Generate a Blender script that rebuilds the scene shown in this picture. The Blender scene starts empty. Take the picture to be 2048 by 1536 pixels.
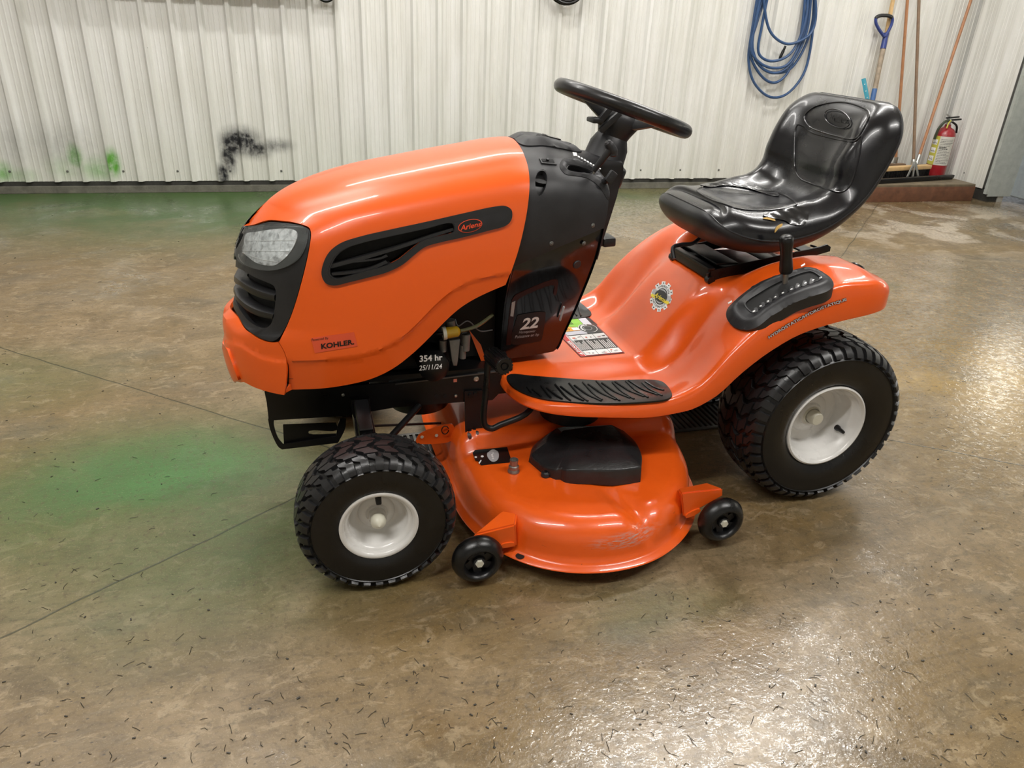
import bpy, bmesh, math, random
import numpy as np
from mathutils import Vector, Matrix
from mathutils.geometry import delaunay_2d_cdt
random.seed(7); RNG = np.random.default_rng(7)
PI = math.pi
scene = bpy.context.scene
COL = scene.collection

# ------------------------------------------------------------------ camera
CAM = np.array([-0.1283, -1.9393, 1.2636]); YAW, PITCH, ROLL, FPX = 0.2942, 0.4549, -0.0461, 1492.25
def cam_rot():
    cy, sy, cp, sp = math.cos(YAW), math.sin(YAW), math.cos(PITCH), math.sin(PITCH)
    f = np.array([sy*cp, cy*cp, -sp]); r = np.array([cy, -sy, 0.0]); d = np.cross(f, r)
    c, s = math.cos(ROLL), math.sin(ROLL)
    return np.array([c*r+s*d, -s*r+c*d, f])
RC = cam_rot()
cd = bpy.data.cameras.new('camera'); cam = bpy.data.objects.new('camera', cd); COL.objects.link(cam)
cd.sensor_width = 36.0; cd.lens = FPX/2048*36.0; cd.clip_start = 0.05; cd.clip_end = 60
cam.matrix_world = Matrix((( RC[0][0], -RC[1][0], -RC[2][0], CAM[0]), (RC[0][1], -RC[1][1], -RC[2][1], CAM[1]),
                           (RC[0][2], -RC[1][2], -RC[2][2], CAM[2]), (0, 0, 0, 1)))
scene.camera = cam

# ------------------------------------------------------------------ world, exposure
w = bpy.data.worlds.new('world'); scene.world = w; w.use_nodes = True
w.node_tree.nodes['Background'].inputs[0].default_value = (0.9, 0.95, 1.0, 1)
w.node_tree.nodes['Background'].inputs[1].default_value = 0.3
scene.view_settings.view_transform = 'Standard'; scene.view_settings.look = 'None'
scene.view_settings.exposure = -0.08; scene.view_settings.gamma = 1.0; scene.view_settings.use_curve_mapping = False
CEIL = 3.7
# strip lights under the ceiling: (x, y, length, watts)
LIGHTS = [(2.5, 1.2, 2.4, 75), (-1.5, 1.2, 2.4, 75), (2.5, -1.9, 2.4, 75), (-1.5, -1.9, 2.4, 75), (0.5, 2.6, 2.4, 42), (3.9, 2.6, 2.4, 42)]

# ------------------------------------------------------------------ pixels <-> points
def proj(P):
    q = (np.atleast_2d(P)-CAM) @ RC.T
    return np.c_[1024+FPX*q[:, 0]/q[:, 2], 768+FPX*q[:, 1]/q[:, 2]]
def at(u, v, ax, val):
    d = RC.T @ np.array([(u-1024)/FPX, (v-768)/FPX, 1.0]); i = 'xyz'.index(ax)
    return CAM + d*((val-CAM[i])/d[i])

# ------------------------------------------------------------------ curves
def crom(P, n=6, closed=False):
    P = [np.array(p, float) for p in P]; N = len(P); out = []
    segs = N if closed else N-1
    for i in range(segs):
        p1, p2 = P[i], P[(i+1) % N]
        p0 = P[(i-1) % N] if closed or i > 0 else 2*p1-p2
        p3 = P[(i+2) % N] if closed or i+2 < N else 2*p2-p1
        d1 = max(np.linalg.norm(p2-p1)**.5, 1e-6); d0 = max(np.linalg.norm(p1-p0)**.5, 1e-6); d2 = max(np.linalg.norm(p3-p2)**.5, 1e-6)
        t0, t1, t2, t3 = 0, d0, d0+d1, d0+d1+d2
        for k in range(n):
            t = t1+(t2-t1)*k/n
            a1 = (t1-t)/(t1-t0)*p0+(t-t0)/(t1-t0)*p1; a2 = (t2-t)/(t2-t1)*p1+(t-t1)/(t2-t1)*p2; a3 = (t3-t)/(t3-t2)*p2+(t-t2)/(t3-t2)*p3
            b1 = (t2-t)/(t2-t0)*a1+(t-t0)/(t2-t0)*a2; b2 = (t3-t)/(t3-t1)*a2+(t-t1)/(t3-t1)*a3
            out.append((t2-t)/(t2-t1)*b1+(t-t1)/(t2-t1)*b2)
    if not closed: out.append(P[-1])
    return out
def outline(pts, n=6):
    """closed outline; a point with a trailing 1 is a sharp corner"""
    L = len(pts); cor = [i for i, p in enumerate(pts) if len(p) > 2 and p[2]]
    P = [np.array(p[:2], float) for p in pts]
    if not cor: return np.array(crom(P, n, True))
    out = []
    for a, b in zip(cor, cor[1:]+[cor[0]+L]):
        out += crom([P[i % L] for i in range(a, b+1)], n)[:-1]
    return np.array(out)
def pchip(x, y):
    x, y = np.array(x, float), np.array(y, float); h = np.diff(x); d = np.diff(y)/h
    m = np.zeros(len(x))
    for i in range(1, len(x)-1):
        if d[i-1]*d[i] > 0:
            w1, w2 = 2*h[i]+h[i-1], h[i]+2*h[i-1]; m[i] = (w1+w2)/(w1/d[i-1]+w2/d[i])
    m[0], m[-1] = d[0], d[-1]
    def f(t):
        t = np.clip(np.asarray(t, float), x[0], x[-1]); i = np.clip(np.searchsorted(x, t)-1, 0, len(h)-1)
        s = (t-x[i])/h[i]
        return ((1+2*s)*(1-s)**2)*y[i]+s*(1-s)**2*h[i]*m[i]+s*s*(3-2*s)*y[i+1]+s*s*(s-1)*h[i]*m[i+1]
    return f
def inpoly(q, poly):
    x, y = q[:, 0], q[:, 1]; r = np.zeros(len(q), bool); px, py = poly[:, 0], poly[:, 1]; n = len(poly); j = n-1
    for i in range(n):
        c = ((py[i] > y) != (py[j] > y))
        if c.any():
            r ^= c & (x < (px[j]-px[i])*(y-py[i])/((py[j]-py[i]) if py[j] != py[i] else 1e-12)+px[i])
        j = i
    return r
def sstep(a, b, x):
    t = np.clip((np.asarray(x, float)-a)/(b-a), 0, 1); return t*t*(3-2*t)

# ------------------------------------------------------------------ materials
class Nodes:
    def __init__(s, name):
        s.m = bpy.data.materials.new(name); s.m.use_nodes = True; s.t = s.m.node_tree
        s.b = s.t.nodes['Principled BSDF']; s.tc = None
    def add(s, typ, **kw):
        n = s.t.nodes.new(typ)
        for k, v in kw.items(): setattr(n, k, v)
        return n
    def link(s, a, b): s.t.links.new(a, b)
    def put(s, sock, v):
        if hasattr(v, 'is_linked') or isinstance(v, bpy.types.NodeSocket): s.link(v, sock)
        else: sock.default_value = v
    def coord(s, obj=None):
        if obj is not None:
            n = s.add('ShaderNodeTexCoord'); n.object = obj; return n.outputs['Object']
        if not s.tc: s.tc = s.add('ShaderNodeNewGeometry')
        return s.tc.outputs['Position']
    def noise(s, scale, detail=4, rough=.55, vec=None, dist=0, w=None):
        n = s.add('ShaderNodeTexNoise'); n.inputs['Scale'].default_value = scale; n.inputs['Detail'].default_value = detail
        n.inputs['Roughness'].default_value = rough; n.inputs['Distortion'].default_value = dist
        s.link(vec if vec is not None else s.coord(), n.inputs['Vector']); return n.outputs['Fac']
    def ramp(s, fac, stops, interp='LINEAR'):
        n = s.add('ShaderNodeValToRGB'); n.color_ramp.interpolation = interp; e = n.color_ramp.elements
        while len(e) < len(stops): e.new(.5)
        for k, (p, c) in enumerate(stops):
            e[k].position = p; e[k].color = tuple(c)+(1,) if not isinstance(c, (int, float)) else (c, c, c, 1)
        s.link(fac, n.inputs[0]); return n.outputs[0]
    def mix(s, fac, a, b):
        n = s.add('ShaderNodeMix', data_type='RGBA'); s.put(n.inputs[0], fac)
        for k, v in ((6, a), (7, b)):
            s.put(n.inputs[k], v if not isinstance(v, tuple) or len(v) == 4 else v+(1,))
        return n.outputs[2]
    def math(s, op, a, b=None, c=None, clamp=False):
        n = s.add('ShaderNodeMath', operation=op, use_clamp=clamp); s.put(n.inputs[0], a)
        if b is not None: s.put(n.inputs[1], b)
        if c is not None: s.put(n.inputs[2], c)
        return n.outputs[0]
    def vmul(s, vec, v):
        n = s.add('ShaderNodeVectorMath', operation='MULTIPLY'); s.link(vec, n.inputs[0]); n.inputs[1].default_value = v; return n.outputs[0]
    def sep(s, vec):
        n = s.add('ShaderNodeSeparateXYZ'); s.link(vec, n.inputs[0]); return n.outputs
    def mapr(s, v, a, b, c=0., d=1., smooth=False):
        n = s.add('ShaderNodeMapRange'); n.clamp = True
        if smooth: n.interpolation_type = 'SMOOTHSTEP'
        s.put(n.inputs[0], v)
        for k, x in enumerate((a, b, c, d)): n.inputs[k+1].default_value = x
        return n.outputs[0]
    def bump(s, h, strength=.3, dist=.01):
        n = s.add('ShaderNodeBump'); n.inputs['Strength'].default_value = strength; n.inputs['Distance'].default_value = dist
        s.link(h, n.inputs['Height']); s.link(n.outputs[0], s.b.inputs['Normal'])
    def blob(s, xyz, c, r, soft=1.0, idx=(0, 1)):
        """1 in the middle of an elliptical spot, 0 outside"""
        a = s.math('MULTIPLY', s.math('SUBTRACT', xyz[idx[0]], c[0]), 1/r[0]); b = s.math('MULTIPLY', s.math('SUBTRACT', xyz[idx[1]], c[1]), 1/r[1])
        d = s.math('SQRT', s.math('ADD', s.math('MULTIPLY', a, a), s.math('MULTIPLY', b, b)))
        return s.mapr(d, 1.0, 1.0-soft, 0, 1, True)
def lin(r, g, b):
    f = lambda c: (c/255/12.92) if c/255 <= .04045 else ((c/255+.055)/1.055)**2.4
    return (f(r), f(g), f(b))
def mat(name, col, rough=.5, metal=0., coat=0., spec=.5, var=.0, bumps=None, emit=None, trans=0., alpha=1.):
    n = Nodes(name); b = n.b; c = tuple(col)+(1,)
    b.inputs['Base Color'].default_value = c; b.inputs['Roughness'].default_value = rough; b.inputs['Metallic'].default_value = metal
    b.inputs['Coat Weight'].default_value = coat; b.inputs['Coat Roughness'].default_value = .06
    b.inputs['Specular IOR Level'].default_value = spec; b.inputs['Transmission Weight'].default_value = trans
    b.inputs['Alpha'].default_value = alpha
    if var:
        f = n.noise(18, 5, .6); k = n.ramp(f, [(.3, tuple(x*(1-var) for x in col)), (.7, tuple(min(1, x*(1+var)) for x in col))])
        n.link(k, b.inputs['Base Color'])
        r = n.mapr(n.noise(9, 4), .3, .7, max(.02, rough*.8), min(1, rough*1.25)); n.link(r, b.inputs['Roughness'])
    if bumps: n.bump(n.noise(bumps[0], 3, .6), bumps[1], bumps[2])
    if emit:
        b.inputs['Emission Color'].default_value = tuple(emit[0])+(1,); b.inputs['Emission Strength'].default_value = emit[1]
    return n.m
M = {}
M['orange'] = mat('orange_paint', (.82, .106, .008), .28, 0, .6, .5)
M['orange_plastic'] = mat('orange_plastic', (.84, .112, .009), .32, 0, .3, .5)
M['plastic'] = mat('black_plastic', (.020, .020, .022), .42, 0, 0, .45, .15, (900, .12, .002))
M['trim'] = mat('satin_black_trim', (.018, .018, .019), .38, 0, 0, .45, .1, (700, .1, .002))
M['gloss'] = mat('gloss_black', (.006, .006, .007), .12, 0, .5, .5, .2)
M['metal_black'] = mat('black_painted_steel', (.0045, .0045, .005), .33, 0, .0, .4, .3)
M['rubber'] = mat('wet_black_rubber', (.0045, .0045, .005), .30, 0, .0, .5, .2, (400, .1, .002))
M['tread'] = mat('lit_tread_rubber', (.013, .013, .014), .34, 0, .0, .5, .2, (300, .1, .002))  # lighter than the tyre: light on the lug faces put into the colour
M['rim'] = mat('white_rim_paint', (.72, .71, .69), .25, 0, .5, .5, .03)
M['vinyl'] = mat('black_vinyl', (.0065, .0065, .0085), .27, 0, .15, .5, .15, (600, .08, .001))
M['cap'] = mat('cream_plastic', (.62, .60, .50), .35, 0, .2)
M['zinc'] = mat('zinc_plated_steel', (.55, .55, .53), .32, 1.)
M['void'] = mat('dark_inside', (.004, .004, .004), .7)  # near-black stands in for the shade in recesses, slots and holes
M['white'] = mat('white_print', (.85, .85, .84), .4)
M['grey'] = mat('grey_print', (.45, .45, .46), .4)
M['dark'] = mat('black_print', (.008, .008, .008), .35)
M['redprint'] = mat('red_print', (.75, .07, .02), .35)
M['crimson'] = mat('crimson_print', (.62, .03, .03), .35)
M['yellow'] = mat('yellow_print', (.85, .68, .04), .4)
M['lime'] = mat('green_print', (.25, .55, .05), .4)
M['amber'] = mat('amber_print', (.80, .36, .03), .4)

# ------------------------------------------------------------------ objects
def tag(o, label=None, cat=None, group=None, kind=None):
    if label: o['label'] = label
    if cat: o['category'] = cat
    if group: o['group'] = group
    if kind: o['kind'] = kind
    return o
WORLD = {}
def setparent(o, parent):
    if parent is None: return
    o.parent = parent; o.matrix_parent_inverse = WORLD.get(parent.name, Matrix()).inverted()
def empty(name, loc, label=None, cat=None, group=None):
    o = bpy.data.objects.new(name, None); COL.objects.link(o); o.location = loc; o.empty_display_size = .1
    WORLD[o.name] = Matrix.Translation(loc)
    return tag(o, label, cat, group)
def link(name, me, m, parent=None, loc=None, rot=None):
    o = bpy.data.objects.new(name, me); COL.objects.link(o)
    if m is not None and len(me.materials) == 0: me.materials.append(M[m] if isinstance(m, str) else m)
    if loc is not None or rot is not None:
        mw = Matrix.Translation(loc or (0, 0, 0)) @ (rot.to_4x4() if rot is not None else Matrix()); o.matrix_basis = mw
    setparent(o, parent); return o
def mesh(verts, faces, smooth=True, angle=40, normals=None, name='mesh'):
    me = bpy.data.meshes.new(name); me.from_pydata([tuple(map(float, v)) for v in verts], [], [tuple(int(i) for i in f) for f in faces]); me.validate()
    if smooth:
        me.polygons.foreach_set('use_smooth', [True]*len(me.polygons))
        if normals is not None and len(normals) == len(me.vertices): me.normals_split_custom_set_from_vertices([tuple(map(float, n)) for n in normals])
        elif angle: me.set_sharp_from_angle(angle=math.radians(angle))
    return me
class MB:
    """collects shapes, builds ONE mesh object"""
    def __init__(s): s.v = []; s.f = []
    def add(s, v, f, mtx=None):
        o = len(s.v); v = np.array(v, float).reshape(-1, 3)
        if mtx is not None:
            A = np.array(mtx); v = v @ A[:3, :3].T + A[:3, 3]
        s.v += [tuple(x) for x in v]; s.f += [tuple(i+o for i in t) for t in f]; return s
    def box(s, c, size, rot=None, bev=0.0):
        bm = bmesh.new(); bmesh.ops.create_cube(bm, size=1.0); bmesh.ops.scale(bm, vec=size, verts=bm.verts)
        if bev: bmesh.ops.bevel(bm, geom=list(bm.edges), offset=bev, segments=2, affect='EDGES', profile=.6)
        v = np.array([x.co[:] for x in bm.verts]); bm.verts.index_update(); f = [[q.index for q in x.verts] for x in bm.faces]; bm.free()
        if rot is not None: v = v @ np.array(rot).T
        return s.add(v+np.array(c), f)
    def bar(s, a, b, wy, wz, bev=0., up=(0, 0, 1)):
        a, b = np.array(a, float), np.array(b, float); d = b-a; L = np.linalg.norm(d); d /= L
        y = np.cross(up, d); y /= np.linalg.norm(y); z = np.cross(d, y)
        return s.box((a+b)/2, (L, wy, wz), np.array([d, y, z]).T, bev)
    def tube(s, path, r, n=12, caps=True, closed=False):
        P = np.array(path, float); N = len(P); r = np.broadcast_to(np.array(r, float), (N,))
        T = np.array([(P[(i+1) % N]-P[i-1]) if closed else (P[min(i+1, N-1)]-P[max(i-1, 0)]) for i in range(N)]); T /= np.linalg.norm(T, axis=1)[:, None]
        ref = np.array([0, 0, 1.]) if abs(T[0][2]) < .9 else np.array([1., 0, 0])
        u = np.cross(T[0], ref); u /= np.linalg.norm(u); v = []
        for i in range(N):
            u = u-T[i]*(u@T[i]); u /= np.linalg.norm(u); ww = np.cross(T[i], u)
            for k in range(n):
                a = 2*PI*k/n; v.append(P[i]+r[i]*(math.cos(a)*u+math.sin(a)*ww))
        f = []
        for i in range(N if closed else N-1):
            j = (i+1) % N
            for k in range(n): f.append((i*n+k, i*n+(k+1) % n, j*n+(k+1) % n, j*n+k))
        if caps and not closed: f += [tuple(range(n))[::-1], tuple((N-1)*n+k for k in range(n))]
        return s.add(v, f)
    def lathe(s, prof, c, axis, n=48, closed=False):
        """prof: (radius, along) pairs"""
        ax = np.array(axis, float); ax /= np.linalg.norm(ax); ref = np.array([0, 0, 1.]) if abs(ax[2]) < .9 else np.array([1., 0, 0])
        u = np.cross(ax, ref); u /= np.linalg.norm(u); ww = np.cross(ax, u); v = []; f = []; m = len(prof)
        for k in range(n):
            a = 2*PI*k/n; d = math.cos(a)*u+math.sin(a)*ww
            for r, h in prof: v.append(np.array(c)+d*r+ax*h)
        for k in range(n):
            k2 = (k+1) % n
            for i in range(m if closed else m-1):
                j = (i+1) % m
                q = (k*m+i, k2*m+i, k2*m+j, k*m+j)
                if prof[i][0] < 1e-6: q = (k*m+i, k2*m+j, k*m+j)
                elif prof[j][0] < 1e-6: q = (k*m+i, k2*m+i, k*m+j)
                f.append(q)
        return s.add(v, f)
    def grid(s, P, wrap_u=False, wrap_v=False):
        P = np.array(P, float); a, b = P.shape[:2]; f = []
        for i in range(a if wrap_u else a-1):
            for j in range(b if wrap_v else b-1):
                f.append((i*b+j, ((i+1) % a)*b+j, ((i+1) % a)*b+(j+1) % b, i*b+(j+1) % b))
        return s.add(P.reshape(-1, 3), f)
    def prism(s, poly, a, b, plane='xz', bev=0., mtx=None):
        """flat polygon swept from a to b along the plane's normal"""
        poly = np.array(poly, float); n = len(poly); bm = bmesh.new()
        def P3(p, h): return {'xz': (p[0], h, p[1]), 'xy': (p[0], p[1], h), 'yz': (h, p[0], p[1])}[plane]
        A = [bm.verts.new(P3(p, a)) for p in poly]; B = [bm.verts.new(P3(p, b)) for p in poly]
        bm.faces.new(A); bm.faces.new(B[::-1])
        for i in range(n): bm.faces.new((A[i], A[i-1], B[i-1], B[i]))
        bmesh.ops.recalc_face_normals(bm, faces=bm.faces)
        if bev:
            e = [x for x in bm.edges if len({y.co[{'xz': 1, 'xy': 2, 'yz': 0}[plane]] for y in x.verts}) == 1]
            bmesh.ops.bevel(bm, geom=e, offset=bev, segments=2, affect='EDGES', profile=.6)
        bm.verts.index_update(); v = [x.co[:] for x in bm.verts]; f = [[q.index for q in x.verts] for x in bm.faces]; bm.free()
        return s.add(v, f, mtx)
    def mesh(s, smooth=True, angle=40, weld=0., recalc=True):
        me = bpy.data.meshes.new('mesh'); me.from_pydata(s.v, [], s.f); me.validate()
        if recalc or weld:
            bm = bmesh.new(); bm.from_mesh(me)
            if weld: bmesh.ops.remove_doubles(bm, verts=bm.verts, dist=weld)
            bmesh.ops.recalc_face_normals(bm, faces=bm.faces); bm.to_mesh(me); bm.free()
        if smooth:
            me.polygons.foreach_set('use_smooth', [True]*len(me.polygons)); me.set_sharp_from_angle(angle=math.radians(angle))
        return me
    def build(s, name, m, parent=None, smooth=True, angle=40, weld=0., loc=None, rot=None, recalc=True):
        return link(name, s.mesh(smooth, angle, weld, recalc), m, parent, loc, rot)

# ------------------------------------------------------------------ surfaces with patches and lettering on them
class Surf:
    def __init__(s, f, ur, vr, n=90, sg=1):
        s.f = f; s.sg = sg; s.ur, s.vr = ur, vr
        U, V = np.meshgrid(np.linspace(*ur, n), np.linspace(*vr, n), indexing='ij'); s.U, s.V = U.ravel(), V.ravel()
        P = f(s.U, s.V); s.px = proj(P); N = s.nrm(s.U, s.V); s.face = ((CAM-P)*N).sum(1) > 0
        G = P.reshape(n, n, 3)
        s.su = np.median(np.linalg.norm(np.diff(G, axis=0), axis=2))*(n-1)/(ur[1]-ur[0]); s.sv = np.median(np.linalg.norm(np.diff(G, axis=1), axis=2))*(n-1)/(vr[1]-vr[0])
    def nrm(s, u, v):
        e = 1e-4*(s.ur[1]-s.ur[0]); g = 1e-4*(s.vr[1]-s.vr[0])
        a = s.f(np.clip(u+e, *s.ur), v)-s.f(np.clip(u-e, *s.ur), v); b = s.f(u, np.clip(v+g, *s.vr))-s.f(u, np.clip(v-g, *s.vr))
        n = np.cross(a, b)*s.sg; L = np.linalg.norm(n, axis=1)[:, None]; return n/np.maximum(L, 1e-12)
    def inv(s, px):
        px = np.atleast_2d(np.array(px, float))[:, :2]; lo = np.array([s.ur[0], s.vr[0]]); hi = np.array([s.ur[1], s.vr[1]]); h = 1e-4*(hi-lo); lim = .06*(hi-lo)
        k = np.array([(((s.px-q)**2).sum(1)+np.where(s.face, 0, 400)).argmin() for q in px]); uv = np.c_[s.U[k], s.V[k]]
        for _ in range(14):
            sg = np.where(uv+h > hi, -1., 1.); Q = proj(s.f(uv[:, 0], uv[:, 1])); Qu = proj(s.f(uv[:, 0]+sg[:, 0]*h[0], uv[:, 1])); Qv = proj(s.f(uv[:, 0], uv[:, 1]+sg[:, 1]*h[1]))
            J = np.stack([(Qu-Q)/(sg[:, :1]*h[0]), (Qv-Q)/(sg[:, 1:]*h[1])], 2); J = np.nan_to_num(J)
            st = np.einsum('nij,nj->ni', np.linalg.pinv(J, rcond=1e-9), px-Q); uv = np.clip(uv+np.clip(st, -lim, lim), lo, hi)
        return uv
    def pt(s, px, off=0.):
        uv = s.inv(px); return s.f(uv[:, 0], uv[:, 1])+s.nrm(uv[:, 0], uv[:, 1])*off
def tri_fill(outer, holes, extra, scale):
    """constrained Delaunay: (points, triangles, list of boundary loops as index lists)"""
    pts = []; edges = []; loops = []
    for L in [outer]+holes:
        o = len(pts); pts += [tuple(p) for p in L]; n = len(L); edges += [(o+i, o+(i+1) % n) for i in range(n)]
    q = np.array(extra).reshape(-1, 2)
    if len(q):
        k = inpoly(q, outer)
        for h in holes: k &= ~inpoly(q, h)
        q = q[k]; B = np.array(pts)*scale
        if len(q):
            dm = np.min(((q[:, None]*scale-B[None])**2).sum(2), axis=1)**.5 if len(q)*len(B) < 4e6 else np.ones(len(q))
            q = q[dm > .003]
        pts += [tuple(p) for p in q]
    r = delaunay_2d_cdt([Vector((p[0]*scale[0], p[1]*scale[1])) for p in pts], edges, [], 0, 1e-7)
    V = np.array([v[:] for v in r[0]])/scale; T = np.array([t for t in r[2]])
    c = V[T].mean(1); k = inpoly(c, outer)
    for h in holes: k &= ~inpoly(c, h)
    T = T[k]; from collections import Counter
    cnt = Counter()
    for t in T:
        for a, b in ((t[0], t[1]), (t[1], t[2]), (t[2], t[0])): cnt[(min(a, b), max(a, b))] += 1
    bd = [e for e, n in cnt.items() if n == 1]
    return V, T, bd
def patch(name, surf, outer, m, parent, off=0., thick=.003, holes=(), step=.012, mirror=False, disp=None, weldmid=False, crown=0., back=False, lines=()):
    """a sheet lying on a surface; outlines in the surface's own (u, v)"""
    sc = np.array([surf.su, surf.sv]); outer = np.array(outer); lo, hi = outer.min(0), outer.max(0)
    nu = max(2, int((hi[0]-lo[0])*sc[0]/step)); nv = max(2, int((hi[1]-lo[1])*sc[1]/step))
    U, V = np.meshgrid(np.linspace(lo[0], hi[0], nu), np.linspace(lo[1], hi[1], nv), indexing='ij')
    ex = np.c_[U.ravel(), V.ravel()]
    for L in lines: ex = np.vstack([ex, L])
    V2, T, bd = tri_fill(outer, [np.array(h) for h in holes], ex, sc)
    N = surf.nrm(V2[:, 0], V2[:, 1]); P = surf.f(V2[:, 0], V2[:, 1])
    o = np.full(len(P), float(off))
    if disp is not None: o = o+disp(V2, P)
    if crown:
        B = np.array([V2[i] for e in bd for i in e])*sc; d = np.min(((V2[:, None]*sc-B[None])**2).sum(2), axis=1)**.5
        o = o+crown*sstep(0, 1, d/(d.max()+1e-9))**.7
    F = P+N*o[:, None]; n = len(F)
    fn = np.cross(F[T[:, 1]]-F[T[:, 0]], F[T[:, 2]]-F[T[:, 0]]); flip = (fn*N[T[:, 0]]).sum(1) < 0; T = T.copy(); T[flip] = T[flip][:, ::-1]
    Bk = F-N*thick
    loops = np.array(bd).reshape(-1, 2)
    # orient the rim
    has = {(int(a), int(b)) for t in T for a, b in ((t[0], t[1]), (t[1], t[2]), (t[2], t[0]))}
    verts = [F]; faces = [tuple(t) for t in T]; nor = [N if disp is None and not crown else None]
    if thick:
        ids = sorted({int(i) for e in loops for i in e}); mp = {i: k for k, i in enumerate(ids)}; k0 = n; k1 = n+len(ids)
        verts += [F[ids], Bk[ids]]
        for a, b in loops:
            a, b = int(a), int(b)
            if weldmid and abs(F[a][1]) < 2e-4 and abs(F[b][1]) < 2e-4: continue
            if (a, b) not in has: a, b = b, a
            faces.append((k0+mp[b], k0+mp[a], k1+mp[a], k1+mp[b]))
        if back:
            k2 = n+2*len(ids); verts.append(Bk); faces += [tuple(int(i)+k2 for i in t[::-1]) for t in T]
    Vv = np.vstack(verts); fin = [Vv]; ff = list(faces)
    if mirror:
        o2 = len(Vv); Vm = Vv*np.array([1, -1, 1]); fin.append(Vm); ff += [tuple(i+o2 for i in f[::-1]) for f in faces]
    Vv = np.vstack(fin)
    me = bpy.data.meshes.new(name); me.from_pydata([tuple(x) for x in Vv], [], [tuple(int(i) for i in f) for f in ff])
    me.polygons.foreach_set('use_smooth', [True]*len(me.polygons))
    if disp is None and not crown:
        NN = np.zeros_like(Vv); NN[:n] = N
        # rim and back normals from geometry
        acc = np.zeros_like(Vv)
        for f in ff:
            f = list(f); g = np.cross(Vv[f[1]]-Vv[f[0]], Vv[f[2]]-Vv[f[0]])
            for i in f: acc[i] += g
        acc /= np.maximum(np.linalg.norm(acc, axis=1), 1e-12)[:, None]
        half = len(verts[0]) if True else 0
        acc[:n] = N
        if mirror: acc[o2:o2+n] = N*np.array([1, -1, 1])
        me.normals_split_custom_set_from_vertices([tuple(x) for x in acc])
    else: me.set_sharp_from_angle(angle=math.radians(35))
    return link(name, me, m, parent)
def text_mesh(s, bold=0.0, shear=0.0, spacing=1.0):
    cu = bpy.data.curves.new('lettering', 'FONT'); cu.body = s; cu.size = 1.0; cu.offset = bold; cu.shear = shear; cu.space_character = spacing
    cu.resolution_u = 3; ob = bpy.data.objects.new('lettering', cu); COL.objects.link(ob)
    dg = bpy.context.evaluated_depsgraph_get(); me = bpy.data.meshes.new_from_object(ob.evaluated_get(dg))
    V = np.array([v.co[:] for v in me.vertices]).reshape(-1, 3); me.calc_loop_triangles(); T = [tuple(t.vertices) for t in me.loop_triangles]
    bpy.data.objects.remove(ob); bpy.data.curves.remove(cu); bpy.data.meshes.remove(me)
    lo, hi = V.min(0), V.max(0); V[:, :2] = (V[:, :2]-lo[:2])/(hi[:2]-lo[:2]); return V[:, :2], T
def quadmap(uv, q):
    q = np.array(q, float); u, v = uv[:, :1], uv[:, 1:]
    return (1-u)*(1-v)*q[0]+u*(1-v)*q[1]+u*v*q[2]+(1-u)*v*q[3]
def lettering(name, s, quad, surf, m, parent, off=.0015, bold=0., shear=0., spacing=1.):
    """letters on a surface; quad = pixel corners bottom-left, bottom-right, top-right, top-left"""
    V, T = text_mesh(s, bold, shear, spacing); g = np.array([[a, b] for a in np.linspace(0, 1, 9) for b in (0, 1)])
    cu = surf.inv(quadmap(g, quad)).reshape(9, 2, 2)          # interpolate between exact points
    x = np.clip(V[:, 0]*8, 0, 7.999); i = x.astype(int); fr = (x-i)[:, None]; y = V[:, 1:]
    uv = (1-y)*((1-fr)*cu[i, 0]+fr*cu[i+1, 0])+y*((1-fr)*cu[i, 1]+fr*cu[i+1, 1])
    P = surf.f(uv[:, 0], uv[:, 1])+surf.nrm(uv[:, 0], uv[:, 1])*off
    return link(name, mesh(P, T, False), m, parent)
def flat(name, pts, m, parent, px=True, surf=None, off=.001, n=5, thick=.0006, step=.01):
    """flat print on a surface from a pixel outline"""
    return patch(name, surf, surf.inv(outline(pts, n)), m, parent, off, thick, step=step)
class Plane(Surf):
    def __init__(s, o, a, b):
        o, a, b = np.array(o, float), np.array(a, float), np.array(b, float)
        super().__init__(lambda u, v: o+np.outer(u, a)+np.outer(v, b), (-3, 3), (-3, 3), 40)

# ================================================================== THE ROOM
WA = math.radians(-1.95); WO = np.array([-2.127, 4.164, 0.0])
WROT = Matrix.Rotation(WA, 3, 'Z'); WMAT = Matrix.Translation(WO) @ WROT.to_4x4()
WD = np.array([math.cos(WA), math.sin(WA), 0]); WN = np.array([-math.sin(WA), math.cos(WA), 0])     # along the wall, into the wall
def wl(x, y, z): return WO+WD*x+WN*y+np.array([0, 0, z])
def onwall(u, v, y=0.0):
    """pixel -> point on the plane y metres behind the wall's face (negative: in front)"""
    d = RC.T @ np.array([(u-1024)/FPX, (v-768)/FPX, 1.0]); o = WO+WN*y; t = ((o-CAM)@WN)/(d@WN); return CAM+d*t
def wcoord(P): q = np.array(P)-WO; return q@WD, q@WN, q[2]
XC = 7.82                                        # the corner, along the back wall
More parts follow.
